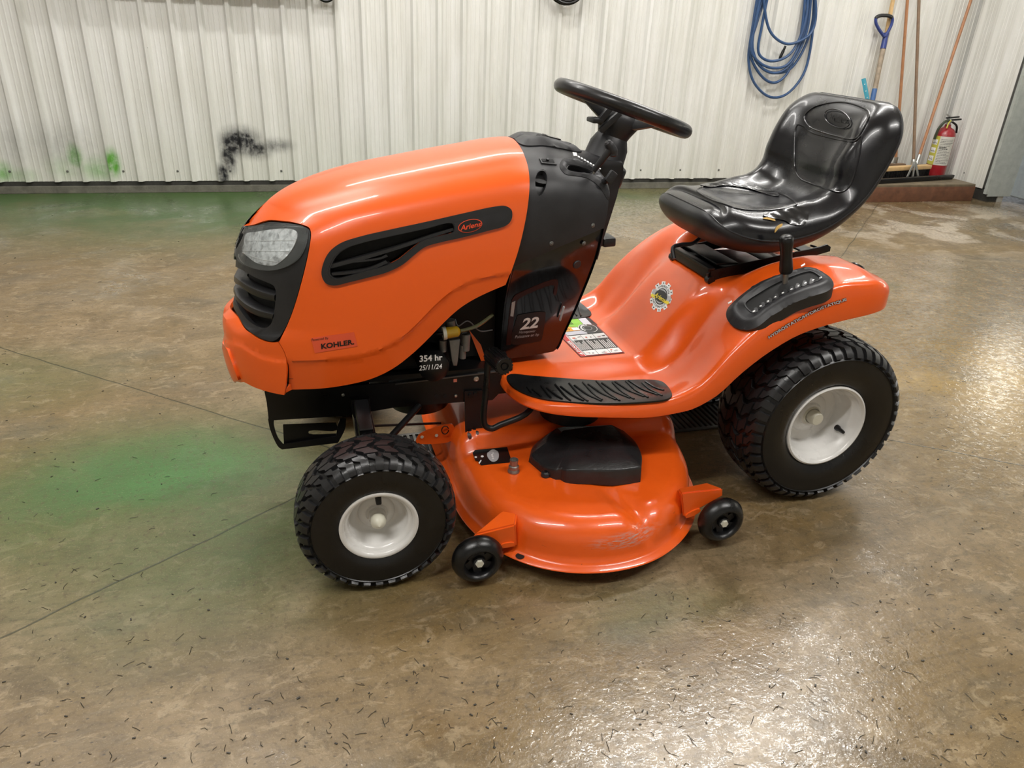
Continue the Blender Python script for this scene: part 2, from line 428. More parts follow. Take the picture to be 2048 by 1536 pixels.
# --- floor
def floor_mat():
    n = Nodes('wet_stained_concrete'); c = n.coord(); x = n.sep(c)
    big = n.noise(1.3, 5, .6, dist=.6); mid = n.noise(5.5, 6, .65, dist=.8); fine = n.noise(60, 4, .7); grit = n.noise(260, 2, .6)
    base = n.ramp(mid, [(.30, lin(94, 79, 56)), (.48, lin(120, 103, 76)), (.70, lin(144, 126, 98))])
    base = n.mix(n.mapr(big, .38, .62, 0, .75), base, lin(112, 91, 53)+(1,))
    base = n.mix(n.mapr(n.noise(2.1, 5, .7, n.vmul(c, (1., 1.6, 1.))), .52, .68, 0, .55), base, lin(94, 89, 76)+(1,))
    # worn streaks
    st = n.noise(7, 6, .7, n.vmul(c, (1., 5., 1.)), 1.)
    base = n.mix(n.mapr(st, .50, .66, 0, .5), base, lin(84, 72, 50)+(1,))
    pat = n.noise(13, 6, .72, n.vmul(c, (1., 1.5, 1.)), 1.2); base = n.mix(n.mapr(pat, .54, .62, 0, .45), base, lin(160, 143, 114)+(1,)); base = n.mix(n.mapr(pat, .40, .33, 0, .5), base, lin(76, 66, 46)+(1,))
    # drifts of green overspray on the floor
    gn = n.mapr(n.noise(2.6, 6, .65, dist=.5), .28, .58, .55, 1.)
    g1 = n.blob(x, (-.1, 4.4), (4.0, 2.3), .75); g2 = n.blob(x, (-.62, .10), (.95, .62), .95); g3 = n.blob(x, (-.42, -.20), (.75, .60), 1.); g4 = n.blob(x, (-1.5, .9), (1.1, .5), 1.); g5 = n.blob(x, (2.5, 3.7), (1.6, .9), 1.)
    g6 = n.blob(x, (-.16, -.42), (.22, .2), 1.); g7 = n.blob(x, (.62, -.72), (.35, .14), 1.); g8 = n.blob(x, (2.85, 1.35), (.4, .14), 1.)
    gs = n.math('MULTIPLY', g1, 1.35); 
    for g, a in ((g2, .95), (g3, .85), (g4, .5), (g5, .6), (g6, .45), (g7, .35), (g8, .5)): gs = n.math('MAXIMUM', gs, n.math('MULTIPLY', g, a))
    gs = n.math('MULTIPLY', gs, gn)
    base = n.mix(n.math('MINIMUM', gs, .92), base, lin(56, 90, 44)+(1,))
    g9 = n.math('MULTIPLY', n.blob(x, (-.56, .18), (.46, .30), 1.), n.mapr(n.noise(4, 5, .6), .32, .62, .15, .85)); base = n.mix(g9, base, lin(68, 118, 60)+(1,))
    # yellow-brown wash under and right of the mower
    yb = n.math('MULTIPLY', n.blob(x, (2.6, .1), (.9, .8), 1.), n.mapr(n.noise(3, 4), .35, .6, 0, .65)); base = n.mix(yb, base, lin(150, 118, 42)+(1,))
    # pale dried patches by the far corner
    pd = n.math('MULTIPLY', n.blob(x, (4.6, 2.6), (1.9, 1.1), .8), n.mapr(n.noise(2.2, 5, .62, dist=.4), .5, .56, 0, .85)); base = n.mix(pd, base, lin(178, 166, 148)+(1,))
    # saw-cut joints
    jm = None
    for (x0, y0, x1, y1) in ((-3.2, 2.85, .04, .09), (-2.0, -1.23, .04, .09), (1.45, .11, 3.6, -1.45), (2.6, 1.35, 4.62, 3.3)):
        L = math.hypot(x1-x0, y1-y0); ux, uy = (x1-x0)/L, (y1-y0)/L
        dx = n.math('SUBTRACT', x[0], x0); dy = n.math('SUBTRACT', x[1], y0)
        s_ = n.math('ADD', n.math('MULTIPLY', dx, ux), n.math('MULTIPLY', dy, uy)); d_ = n.math('ABSOLUTE', n.math('ADD', n.math('SUBTRACT', n.math('MULTIPLY', dx, uy), n.math('MULTIPLY', dy, ux)), n.math('MULTIPLY', n.math('SUBTRACT', n.noise(3, 3), .5), .03)))
        k = n.math('MULTIPLY', n.mapr(d_, .0036, .0012, 0, 1), n.math('MULTIPLY', n.mapr(s_, 0, .05), n.mapr(s_, L, L-.05)))
        jm = k if jm is None else n.math('MAXIMUM', jm, k)
    base = n.mix(n.math('MULTIPLY', jm, .65), base, lin(40, 52, 40)+(1,))
    # specks of grit and grass
    vo = n.add('ShaderNodeTexVoronoi'); vo.inputs['Scale'].default_value = 34; n.link(n.vmul(c, (1., 1.7, 1.)), vo.inputs['Vector'])
    sp = n.math('MULTIPLY', n.mapr(vo.outputs['Distance'], .14, .07, 0, 1), n.mapr(n.noise(4, 3), .42, .56, 0, .85))
    base = n.mix(sp, base, lin(52, 46, 34)+(1,))
    base = n.mix(n.mapr(fine, .52, .68, 0, .6), base, lin(78, 66, 46)+(1,))
    base = n.mix(n.mapr(grit, .60, .72, 0, .26), base, lin(196, 178, 148)+(1,))
    n.link(base, n.b.inputs['Base Color'])
    # wetness: a film of water with ripples, patchy
    wet = n.noise(1.7, 5, .6, dist=.5)
    wr = n.blob(x, (2.9, .5), (1.7, 2.4), .7); wb = n.blob(x, (.5, -1.25), (1.3, .75), .8); wf = n.math('MULTIPLY', n.mapr(x[1], 1.2, 3.0, 0, .5), n.mapr(x[0], .3, 2.2, .3, 1.))
    ww = n.math('MULTIPLY_ADD', n.math('MAXIMUM', n.math('MAXIMUM', wr, wb), wf), .35, wet)
    ww = n.mapr(ww, .5, .72, 0, 1, True)
    r = n.mapr(ww, 0, 1, .42, .25); n.link(r, n.b.inputs['Roughness']); n.b.inputs['Specular IOR Level'].default_value = .5
    drops = n.noise(95, 3, .6); rip = n.noise(28, 3, .5)
    h = n.math('ADD', n.math('MULTIPLY', drops, .55), n.math('ADD', n.math('MULTIPLY', rip, .45), n.math('MULTIPLY', jm, -2.)))
    n.bump(h, .9, .0014)
    cbp = n.add('ShaderNodeBump'); cbp.inputs['Strength'].default_value = 1.0; cbp.inputs['Distance'].default_value = .0017; hc_ = n.math('ADD', n.noise(48, 2, .5), n.math('MULTIPLY', n.noise(150, 2, .5), .22)); n.link(hc_, cbp.inputs['Height'])
    n.link(cbp.outputs[0], n.b.inputs['Coat Normal']); n.link(n.math('MULTIPLY', ww, n.mapr(n.noise(33, 3, .6), .44, .54, .12, 1.)), n.b.inputs['Coat Weight']); n.b.inputs['Coat Roughness'].default_value = .035; n.b.inputs['Coat IOR'].default_value = 1.33
    return n.m
M['floor'] = floor_mat()
fl = MB().box((1.2, -.4, -.06), (13.6, 10.8, .12)).build('floor', 'floor', smooth=False); tag(fl, kind='structure', label='wet brown concrete floor with green paint drifts')
# --- back wall of ribbed white metal panels
def wall_mat(name, ref, stains):
    n = Nodes(name); c = n.coord(ref); x = n.sep(c)
    sv = n.noise(14, 5, .6, n.vmul(c, (1., 1., .07))); cl = n.noise(1.6, 5, .6)
    base = n.ramp(sv, [(.28, lin(206, 206, 200)), (.5, lin(222, 222, 218)), (.72, lin(230, 230, 228))])
    base = n.mix(n.mapr(cl, .42, .66, 0, .3), base, lin(206, 205, 194)+(1,))
    base = n.mix(n.mapr(x[2], .5, .08, 0, .25), base, lin(204, 203, 184)+(1,))
    sp = n.noise(46, 3, .7, n.vmul(c, (1., 1., .5))); base = n.mix(n.mapr(sp, .735, .77, 0, .7), base, lin(92, 84, 72)+(1,))
    for col, items in stains:
        f = None
        for (cx, cz, rx, rz, a) in items:
            k = n.math('MULTIPLY', n.blob(x, (cx, cz), (rx, rz), 1., (0, 2)), a); f = k if f is None else n.math('MAXIMUM', f, k)
        f = n.math('MULTIPLY', n.math('MINIMUM', f, 1.), n.mapr(n.noise(17, 5, .65), .28, .56, .4, 1.)); base = n.mix(f, base, col+(1,))
    n.link(base, n.b.inputs['Base Color']); n.b.inputs['Roughness'].default_value = .45
    n.bump(n.noise(35, 3, .5, n.vmul(c, (1., 1., .12))), .12, .004)
    return n.m
wb = link('wall_back', MB().box((XC/2-1.2, .16, 1.85), (XC+2.4+1.2, .1, 3.7)).mesh(False), None, None, tuple(WO), WROT)
WORLD[wb.name] = WMAT; tag(wb, kind='structure', label='white ribbed metal wall behind the mower')
def ws(u, v): return wcoord(onwall(u, v))[0::2]
def spot(u, v, ru, rv, a):
    cx, cz = ws(u, v); ex, _ = ws(u+ru, v); _, ez = ws(u, v-rv); return (cx, cz, abs(ex-cx), abs(ez-cz), a)
M['wallback'] = wall_mat('white_ribbed_metal', wb, [
    (lin(30, 31, 36), [spot(482, 282, 56, 42, 1.5), spot(512, 298, 46, 30, 1.2), spot(548, 291, 58, 22, .85), spot(457, 315, 24, 52, 1.35), spot(447, 348, 19, 36, 1.35), spot(462, 288, 34, 46, 1.3)]),
    (lin(96, 160, 62), [spot(150, 312, 24, 36, 1.35), spot(226, 326, 22, 42, 1.4), spot(200, 338, 60, 38, .65), spot(5, 345, 40, 34, .8), spot(40, 352, 60, 26, .4), spot(130, 335, 60, 40, .3)]),
    (lin(150, 152, 150), [spot(120, 290, 120, 70, .45), spot(30, 290, 60, 80, .4)])])
wb.data.materials.append(M['wallback'])
RIB = .183
def panel_profile(n=5):
    P = []
    for k in range(n):
        o = k*RIB
        P += [(o, 0), (o+.016, -.028), (o+.040, -.028), (o+.056, 0), (o+.078, 0), (o+.081, -.0035), (o+.087, -.0035), (o+.090, 0), (o+.112, 0), (o+.115, -.0035), (o+.121, -.0035), (o+.124, 0), (o+.146, 0), (o+.149, -.0035), (o+.155, -.0035), (o+.158, 0)]
    P.append((n*RIB+.02, 0)); return P
def panel_mesh(z0, z1, n=5):
    P = panel_profile(n); v = []; f = []
    for (a, b) in P: v += [(a, b, z0), (a, b, z1)]
    for i in range(len(P)-1): f.append((2*i, 2*i+2, 2*i+3, 2*i+1))
    return mesh(v, f, False)
pm = panel_mesh(.085, 3.68)
sx = ws(461, 346)[0]                      # a screw seen by the black spray marks a pan
ribx = ws(444, 0)[0] % RIB
screw = MB().lathe([(0, -.006), (.006, -.005), (.0075, -.002), (.0085, 0), (.0085, .001)], (0, 0, 0), (0, 1, 0), 8).mesh()
k = 0; x0 = ribx-RIB*17
while x0 < XC-.3:
    o = link('metal_panel', pm, 'wallback', None, (x0, .002*(k % 2), 0)); o.parent = wb; k += 1; x0 += 5*RIB
M['screw'] = mat('dull_screw', (.16, .16, .15), .5, .6)
for i in range(-7, 21):
    o = link('screw', screw, 'screw', None, (sx+i*2*RIB, 0, .155)); o.parent = wb
# concrete curb under the panels
M['concrete'] = mat('grey_curb_concrete', lin(104, 102, 92), .75, var=.25, bumps=(60, .4, .006))
M['curbdark'] = mat('shaded_curb_concrete', lin(52, 51, 47), .7, var=.3, bumps=(60, .4, .006))  # shadow gap under the panels is put into this darker tone
cb = MB().box((XC/2-1.2, .055, .045), (XC+3.6, .10, .09)).build('baseboard_back', 'curbdark', None, False, loc=tuple(WO), rot=WROT); tag(cb, kind='structure', label='dark concrete curb below the metal wall')
MB().box((XC/2-1.2, .012, .026), (XC+3.6, .03, .052), bev=.004).build('curb_ledge', 'concrete', None, False).parent = cb
# --- right wall and the overhead door beyond it
CN = wl(XC, 0, 0); RROT = Matrix.Rotation(WA-PI/2, 3, 'Z'); RMAT = Matrix.Translation(CN) @ RROT.to_4x4()
JL = .66                                       # from the corner to the door jamb
wr_ = link('wall_right', MB().box((JL/2, .16, 1.85), (JL, .06, 3.7)).mesh(False), None, None, tuple(CN), RROT); tag(wr_, kind='structure', label='white ribbed metal wall by the corner')
M['wallright'] = wall_mat('white_ribbed_metal_corner', wr_, []); wr_.data.materials.append(M['wallright'])
rp = panel_mesh(.10, 3.68, 3); o = link('metal_panel', rp, 'wallright', None, (.03, 0, 0)); o.parent = wr_
o = link('screw', screw, 'screw', None, (.36, 0, .19)); o.parent = wr_
M['jamb'] = mat('grey_galvanised_sheet', lin(168, 173, 168), .42, .0, var=.12)
M['doorpaint'] = mat('blue_grey_door_sheet', lin(140, 148, 152), .45, var=.12)
jb = MB().box((JL+.012, -.01, 1.87), (.03, .05, 3.6)).box((JL+.022, .12, 1.85), (.012, .26, 3.6)).build('trim_1', 'jamb', None, False, loc=tuple(CN), rot=RROT); tag(jb, kind='structure', label='pale grey sheet-metal door jamb')
rb = MB().box((JL/2, .06, .045), (JL+.02, .1, .09)).build('baseboard_right', 'curbdark', None, False, loc=tuple(CN), rot=RROT); tag(rb, kind='structure')
dr = link('door_1', MB().box((JL+2.2, .27, 1.80), (4.4, .05, 3.5)).mesh(False), 'doorpaint', None, tuple(CN), RROT); tag(dr, kind='structure', label='blue-grey overhead door')
for i in range(6):
    o = MB().box((JL+2.2, .238, .33+i*.58), (4.36, .016, .55), bev=.006).build('door_section', 'doorpaint', None, False); o.parent = dr
M['daylight'] = mat('daylight_pane', (.8, .8, .75), .2, emit=((1.0, .93, .78), 9.0))
for i in range(5):
    o = MB().box((JL+.55+i*.8, .226, 1.49), (.58, .014, .40), bev=.01).build('window_frame', 'plastic', None, False); o.parent = dr
    o2 = MB().box((JL+.55+i*.8, .217, 1.49), (.50, .008, .32)).build('pane', 'daylight', None, False); o2.parent = o
# --- the rest of the shell, out of the frame
M['ceil'] = mat('white_ceiling_sheet', lin(205, 205, 200), .6, var=.06)
o = MB().box((1.2, -.4, CEIL+.05), (13.6, 10.8, .1)).build('ceiling', 'ceil', smooth=False); tag(o, kind='structure')
o = MB().box((-5.3, -.4, CEIL/2), (.1, 10.8, CEIL)).build('wall_left', 'ceil', smooth=False); tag(o, kind='structure')
o = MB().box((1.2, -5.6, CEIL/2), (13.6, .1, CEIL)).build('wall_front', 'ceil', smooth=False); tag(o, kind='structure')
o = MB().box((6.6, -3.6, CEIL/2), (.1, 4.2, CEIL)).build('wall_side', 'ceil', smooth=False); tag(o, kind='structure')
# --- strip lights
M['tube'] = mat('lit_tube', (.9, .9, .9), .3, emit=((1.0, .97, .92), 22.0))
for (lx, ly, ll, wt) in LIGHTS:
    t = empty('strip_light', (lx, ly, CEIL-.12), 'white twin tube strip light under the ceiling', 'light', 'strip lights under the ceiling')
    MB().box((lx, ly, CEIL-.04), (ll, .16, .07), bev=.01).build('housing', 'ceil', t)
    for s in (-.05, .05):
        MB().tube([(lx-ll/2+.04, ly+s, CEIL-.10), (lx+ll/2-.04, ly+s, CEIL-.10)], .014, 10).build('tube', 'tube', t)
    ld = bpy.data.lights.new('strip_lamp', 'AREA'); ld.shape = 'RECTANGLE'; ld.size = ll; ld.size_y = .12; ld.energy = wt; ld.color = (1.0, .975, .945)
    lo = bpy.data.objects.new('strip_lamp', ld); COL.objects.link(lo); lo.location = (lx, ly, CEIL-.125); setparent(lo, t)

# ================================================================== THINGS BY THE WALL
# --- timber platform
M['timber'] = mat('old_brown_timber', lin(106, 70, 50), .6, var=.3, bumps=(40, .3, .004))
M['timbertop'] = mat('grey_weathered_plank', lin(112, 100, 80), .65, var=.25, bumps=(40, .3, .004))
t = empty('timber_platform', (4.8, 3.55, 0), 'low brown timber platform against the wall under the extinguisher', 'platform')
rz = np.array(Matrix.Rotation(WA, 3, 'Z'))
pc = at(1943, 402, 'z', 0)
def pf(dx, dy, z): return pc-WD*dx+WN*dy+np.array([0, 0, z])
MB().box(pf(.80, .02, .062), (1.6, .04, .124), rz, .004).build('front_board', 'timber', t)
MB().box(pf(.02, .29, .062), (.04, .50, .124), rz, .004).build('end_board', 'timber', t)
MB().box(pf(1.58, .29, .062), (.04, .50, .124), rz, .004).build('end_board', 'timber', t)
for k in range(3): MB().box(pf(.80, .095+k*.18, .133), (1.6, .175, .02), rz, .003).build('deck_board', 'timbertop', t)
ZP = .1435
# --- floor squeegee
M['wood_pole'] = mat('worn_brown_pole', lin(122, 98, 76), .5, var=.2)
M['wood_orange'] = mat('varnished_orange_pole', lin(168, 118, 82), .4, var=.18)
M['wood_light'] = mat('pale_wood', lin(206, 172, 122), .55, var=.12)
M['silver'] = mat('dull_aluminium', (.50, .50, .48), .38, .9)
p0, p1 = at(1775, 362, 'z', ZP+.02), at(1905, 354, 'z', ZP+.02); dsq = (p1-p0)/np.linalg.norm(p1-p0); p0 = p0-dsq*.25; nsq = np.array([-dsq[1], dsq[0], 0])
t = empty('floor_squeegee', tuple(((p0+p1)/2)*[1, 1, 0]+[0, 0, ZP]), 'black floor squeegee with brown pole and silver bracket on the timber platform', 'squeegee')
MB().bar(p0+[0, 0, .008], p1+[0, 0, .008], .035, .026, .004).build('channel', 'metal_black', t); MB().bar(p0+[0, 0, -.007], p1+[0, 0, -.007], .012, .022).build('blade', 'rubber', t)
pb = at(1826, 352, 'z', ZP+.04); pt_ = onwall(1838, 0, -.05); pb2 = pb+(pt_-pb)*.045
MB().tube([pb2, pb2+(pt_-pb2)*1.18], .0125, 10).build('pole', 'wood_pole', t)
for s in (-1, 1): MB().bar(pb+dsq*.075*s+[0, 0, -.02], pb2+dsq*.008*s+[0, 0, .05], .02, .006, .001, up=tuple(nsq)).build('bracket', 'silver', t)
MB().bar(pb+[0, 0, -.02], pb2+[0, 0, .05], .016, .012, .002, up=tuple(nsq)).build('bracket', 'silver', t)
MB().lathe([(.017, -.02), (.0185, -.01), (.0185, .01), (.017, .02)], pb2+(pt_-pb2)*.04, pt_-pb2, 12).build('collar', 'zinc', t)
# --- push broom
b0, b1 = at(1768, 338, 'z', .235), at(1858, 333, 'z', .235); db = (b1-b0)/np.linalg.norm(b1-b0); b0 = b0-db*.15; nb = np.array([-db[1], db[0], 0])
t = empty('push_broom', tuple(((b0+b1)/2)*[1, 1, 0]+[0, 0, ZP]), 'push broom with pale wooden block and slanting orange handle beside extinguisher', 'broom')
MB().bar(b0, b1, .06, .035, .006).build('block', 'wood_light', t)
br = MB(); L = np.linalg.norm(b1-b0)
for i in range(40):
    for j in range(3): 
        q = b0+db*(L*(i+.5)/40)+nb*(-.018+.018*j); br.tube([q+[0, 0, -.015], q+[0, 0, ZP+.002-q[2]]+db*random.uniform(-.006, .006)], .006, 5)
tag(br.build('bristles', 'metal_black', t), kind='stuff')
h0, h1 = at(1834, 325, 'y', b1[1]-.02), onwall(1942, 0, -.04)
MB().tube([h0, h0+(h1-h0)*1.12], .0125, 10).build('handle', 'wood_orange', t); MB().tube([h0-(h1-h0)*.012, h0+(h1-h0)*.05], .016, 10).build('socket', 'zinc', t)
# --- second broom handle, head hidden by the seat
h0, h1 = onwall(1791, 322, -.16), onwall(1815, 0, -.05); hb = at(1791, 338, 'y', h0[1])
t = empty('upright_broom', (h0[0], h0[1], ZP), 'upright broom with straight orange handle standing beside the brown squeegee pole', 'broom')
MB().tube([h0, h0+(h1-h0)*1.15], .0125, 10).build('handle', 'wood_orange', t); MB().tube([h0+[0, 0, .035], h0-[0, 0, .02]], .017, 10).build('socket', 'zinc', t)
MB().box((h0[0]-.05, h0[1], (h0[2]-.02)-.02), (.30, .05, .04), rz, .005).build('block', 'wood_pole', t)
zb = h0[2]-.06; MB().box((h0[0]-.05, h0[1], (zb+ZP)/2), (.28, .045, zb-ZP), rz, .004).build('bristles', 'metal_black', t)
# --- D-handled shovel
M['bluegrip'] = mat('blue_plastic_grip', lin(44, 62, 128), .4)
M['bluesleeve'] = mat('blue_sleeve', lin(52, 92, 146), .45)
M['wornwood'] = mat('worn_painted_wood', lin(148, 134, 116), .6, var=.35)
s0, s1 = onwall(1745, 200, -.20), onwall(1766, 98, -.09); ds = (s1-s0)/np.linalg.norm(s1-s0)
sb = s0-ds*((s0[2]-ZP-.405)/ds[2])
t = empty('shovel', (sb[0], sb[1], ZP), 'shovel with blue and black D-shaped grip and worn shaft leaning on the wall', 'shovel')
MB().tube([sb, s0+ds*.09], .021, 12).build('sleeve', 'bluesleeve', t); MB().tube([s0+ds*.08, s1+ds*.02], .0195, 12).build('shaft', 'wornwood', t)
MB().tube([s1, s1+ds*.09, s1+ds*.125], [.023, .021, .024], 12).build('grip_socket', 'bluegrip', t)
gw = [onwall(u, v, -.078) for u, v in ((1768, 73), (1757, 57), (1751.5, 44), (1752.5, 35.5), (1760, 31.5), (1769, 31), (1778, 32), (1784.5, 36.5), (1784, 46), (1778, 60), (1770, 73))]
gw = np.array(gw)+WN*(np.linspace(0, .0, len(gw))[:, None])
gp = np.array(crom(list(gw), 5)); nn = len(gp)
MB().tube(gp[:nn*3//10], .0125, 10).tube(gp[nn*7//10-1:], .0125, 10).build('grip_arm', 'bluegrip', t); MB().tube(gp[nn*3//10-1:nn*7//10], .0145, 10).build('grip_bar', 'plastic', t)
bl = []
for i in range(9):
    a = i/8; row = []
    for j in range(9):
        x = (j/8-.5)*.24*(1-.35*max(0, (.5-abs(a-.5))*0)-.55*max(0, a-.75)*2*abs(j/8-.5)); row.append(sb+np.array([0, 0, .02])-ds*a*.40*1+WD*x+WN*(.028*(1-(2*(j/8)-1)**2)+.0-.02))
    bl.append(row)
bl = np.array(bl); bl[:, :, 2] -= bl[:, :, 2].min()-ZP-.001
MB().grid(bl).grid(bl+WN*.004).build('blade', 'metal_black', t)
# --- other bits that lean there
q0, q1 = onwall(1773, 66, -.044), onwall(1786, 0, -.044)
dq = (q1-q0)/np.linalg.norm(q1-q0); qb = q0-dq*((q0[2]-ZP-.018)/dq[2])
t = empty('wooden_lath', (qb[0], qb[1], ZP), 'pale bare wooden handle leaning on the wall behind the blue D grip', 'handle')
MB().bar(qb, q1+dq*.35, .026, .024, .005, up=tuple(WN)).build('shaft', 'wood_light', t); MB().bar(qb, qb+dq*.08, .034, .030, .004, up=tuple(WN)).build('end_ferrule', 'zinc', t)
M['teal'] = mat('teal_plastic', lin(60, 150, 172), .4)
e0, e1 = onwall(1736, 205, -.16), onwall(1727, 157, -.10); de = (e1-e0)/np.linalg.norm(e1-e0); eb = e0-de*((e0[2]-ZP-.012)/de[2])
t = empty('teal_handle', (eb[0], eb[1], ZP), 'thin teal handle with white dots poking up behind the seat', 'handle')
MB().bar(eb, e1, .016, .034, .004).build('shaft', 'teal', t)
for k in range(7):
    q = e1-de*(.02+.028*k)+WD*(.006*(-1)**k)-WN*.009; MB().lathe([(0, .0015), (.0045, .001), (.005, 0)], q, tuple(-WN), 8).build('dot', 'white', t)
# --- fire extinguisher
M['extred'] = mat('red_enamel', lin(150, 28, 36), .3, coat=.4, var=.1)
M['extlabel'] = mat('white_label', lin(205, 204, 196), .45)
M['extyellow'] = mat('yellow_label', lin(196, 190, 80), .45)
M['hosegreen'] = mat('dark_green_hose', lin(58, 66, 50), .45)
ex = np.array([5.495, 3.69, ZP]); ER = .086
t = empty('fire_extinguisher', tuple(ex), 'red fire extinguisher with white and yellow label on timber platform in the corner', 'extinguisher')
MB().lathe([(0, .001), (ER-.012, 0), (ER-.002, .006), (ER, .016), (ER, .34), (ER-.008, .375), (ER-.028, .402), (.032, .416), (.026, .425), (.026, .44), (0, .44)], ex, (0, 0, 1), 40).build('cylinder', 'extred', t)
def arcband(c, r, z0, z1, a0, a1, n=14):
    return np.array([[(c[0]+r*math.cos(a), c[1]+r*math.sin(a), c[2]+z) for z in (z0, z1)] for a in np.linspace(a0, a1, n)])
ca = math.atan2(CAM[1]-ex[1], CAM[0]-ex[0])
lb = MB().grid(arcband(ex, ER+.0012, .10, .345, ca-1.25, ca+1.25)).build('label', 'extlabel', t)
MB().grid(arcband(ex, ER+.0018, .10, .345, ca-1.25, ca-.35)).build('label_stripe', 'extyellow', lb)
def cylsurf(c, r, off=0): return Surf(lambda u, v: np.c_[c[0]+r*np.cos(u), c[1]+r*np.sin(u), c[2]+v], (ca-1.4, ca+1.4), (0, .5), 40)
for k in range(3):
    MB().grid(arcband(ex, ER+.0024, .13+k*.07, .175+k*.07, ca-1.12, ca-.5)).build('label_box', 'white', lb)
    pq = MB()
    for j in range(5):
        a = ca-1.02+.1*j; z = .135+k*.07+random.random()*.018; pq.grid(arcband(ex, ER+.003, z, z+.013, a, a+.05, 3))
    pq.build('label_pictogram', 'dark', lb)
tx = MB()
for k in range(16):
    z = .115+k*.0135; wd = random.uniform(.75, 1.2)*(.7 if k in (9, 10) else 1)
    a = ca-.22
    while a < ca-.22+wd:
        l_ = random.uniform(.03, .12); tx.grid(arcband(ex, ER+.0022, z, z+(.009 if k in (9, 10) else .0035), a, min(a+l_, ca+1.1), 3)); a += l_+.03
tx.build('label_lines', 'dark', lb)
MB().lathe([(.020, 0), (.022, .01), (.022, .045), (.012, .055), (0, .056)], ex+[0, 0, .43], (0, 0, 1), 16).build('valve', 'silver', t)
vt = ex+np.array([0, 0, .475])
MB().bar(vt-WD*.02, vt+WD*.12+[0, 0, .010], .022, .014, .003).build('carry_handle', 'metal_black', t); MB().bar(vt-WD*.035+[0, 0, .018], vt+WD*.09+[0, 0, .030], .024, .012, .003).build('squeeze_lever', 'metal_black', t)
MB().bar(vt-WD*.045+[0, 0, .050], vt+WD*.0+[0, 0, .030], .012, .010, .002).build('lever_tip', 'zinc', t)
MB().tube(crom([vt-WD*.02-WN*.02, vt-WD*.07-WN*.03-[0, 0, .01], vt-WD*.105-WN*.02-[0, 0, .07], vt-WD*.11-WN*.01-[0, 0, .16]], 6), .011, 8).build('hose', 'hosegreen', t)
MB().tube(crom([vt-WD*.01-WN*.03, vt-WD*.05-WN*.055-[0, 0, .02], vt-WD*.06-WN*.06-[0, 0, .06]], 5), .006, 6).build('tag_cord', 'extyellow', t)
MB().tube(crom([vt+WD*.015-WN*.022-[0, 0, .01], vt+WD*.055-WN*.04-[0, 0, .04], vt+WD*.085-WN*.03-[0, 0, .10]], 5), .009, 6).build('safety_strap', 'metal_black', t)
# --- blue air hose on the wall
M['hoseblue'] = mat('blue_rubber_hose', lin(50, 78, 118), .38, var=.12)
loops = []
def lp(pts, depth): loops.extend([tuple(wcoord(onwall(u, v, -d)) ) for (u, v), d in zip(pts, np.linspace(depth, depth+.012, len(pts)))])
t = None
runs = [  # (left top, left mid, bottom x,y, right mid, right top), depth
 [(1517, -20), (1504, 60), (1497, 120), (1508, 165), (1540, 194), (1572, 189), (1606, 150), (1622, 90), (1628, 0), (1626, -20)],
 [(1522, -20), (1506, 50), (1500, 105), (1514, 140), (1535, 162), (1552, 165), (1572, 150), (1590, 112), (1611, 55), (1618, -20)],
 [(1530, -20), (1512, 40), (1505, 95), (1520, 132), (1545, 146), (1568, 140), (1594, 110), (1614, 60), (1624, -20)],
 [(1534, -20), (1514, 45), (1503, 85), (1511, 120), (1530, 140), (1556, 146), (1580, 138), (1604, 105), (1624, 50), (1630, -20)],
 [(1524, -20), (1509, 55), (1502, 100), (1519, 125), (1545, 136), (1574, 130), (1596, 95), (1606, 40), (1612, -20)],
 [(1538, -20), (1524, 50), (1517, 105), (1532, 120), (1555, 121), (1580, 108), (1602, 70), (1614, 20), (1616, -20)],
 [(1528, -20), (1531, 30), (1540, 62), (1556, 80), (1576, 88), (1600, 82), (1622, 66), (1631, 40), (1630, -20)],
]
hb_ = MB(); path = []
for i, r_ in enumerate(runs):
    d = [.044, .056, .068, .05, .076, .084, .094][i]
    pts = [np.array(onwall(u, v, -d-.015*math.sin(PI*k/(len(r_)-1)))) for k, (u, v) in enumerate(r_)]
    ztop = [2.022, 2.045, 2.032, 2.066, 2.024, 2.05, 2.028][i]
    mid = (pts[0]+pts[-1])/2
    if path:
        a, b = path[-1], pts[0]; c = (a+b)/2; path += [a+[0, 0, (ztop-a[2])*.55], c*[1, 1, 0]+(a-c)*[.45, .45, 0]+[0, 0, ztop-.06], np.array([c[0], c[1], ztop]), c*[1, 1, 0]+(b-c)*[.45, .45, 0]+[0, 0, ztop-.06], b+[0, 0, (ztop-b[2])*.55]]
    path += pts
hb_.tube(crom(path, 5), .0108, 8)
hx = wcoord(path[0])[0]
hs = hb_.build('air_hose', 'hoseblue'); tag(hs, 'looped blue rubber air hose hanging on the white ribbed wall', 'hose')
hk = onwall(1571, 0, 0); hk = np.array([hk[0], hk[1], 1.995])
o = MB().tube(crom([hk+WN*.0, hk-WN*.11, hk-WN*.14+[0, 0, .03], hk-WN*.14+[0, 0, .07]], 5), .012, 8).box(hk+WN*.004, (.07, .012, .1), rz, .002).build('hose_hook', 'metal_black'); tag(o, 'black steel hook that carries the blue air hose', 'hook')
f0, f1 = onwall(1571, 92, -.045), onwall(1558, 120, -.045)
o = MB().tube([f0, f0+(f1-f0)*.3, f0+(f1-f0)*.35, f0+(f1-f0)*.8, f1], [.010, .010, .013, .011, .006], 10).build('hose_coupling', 'metal_black', hs)
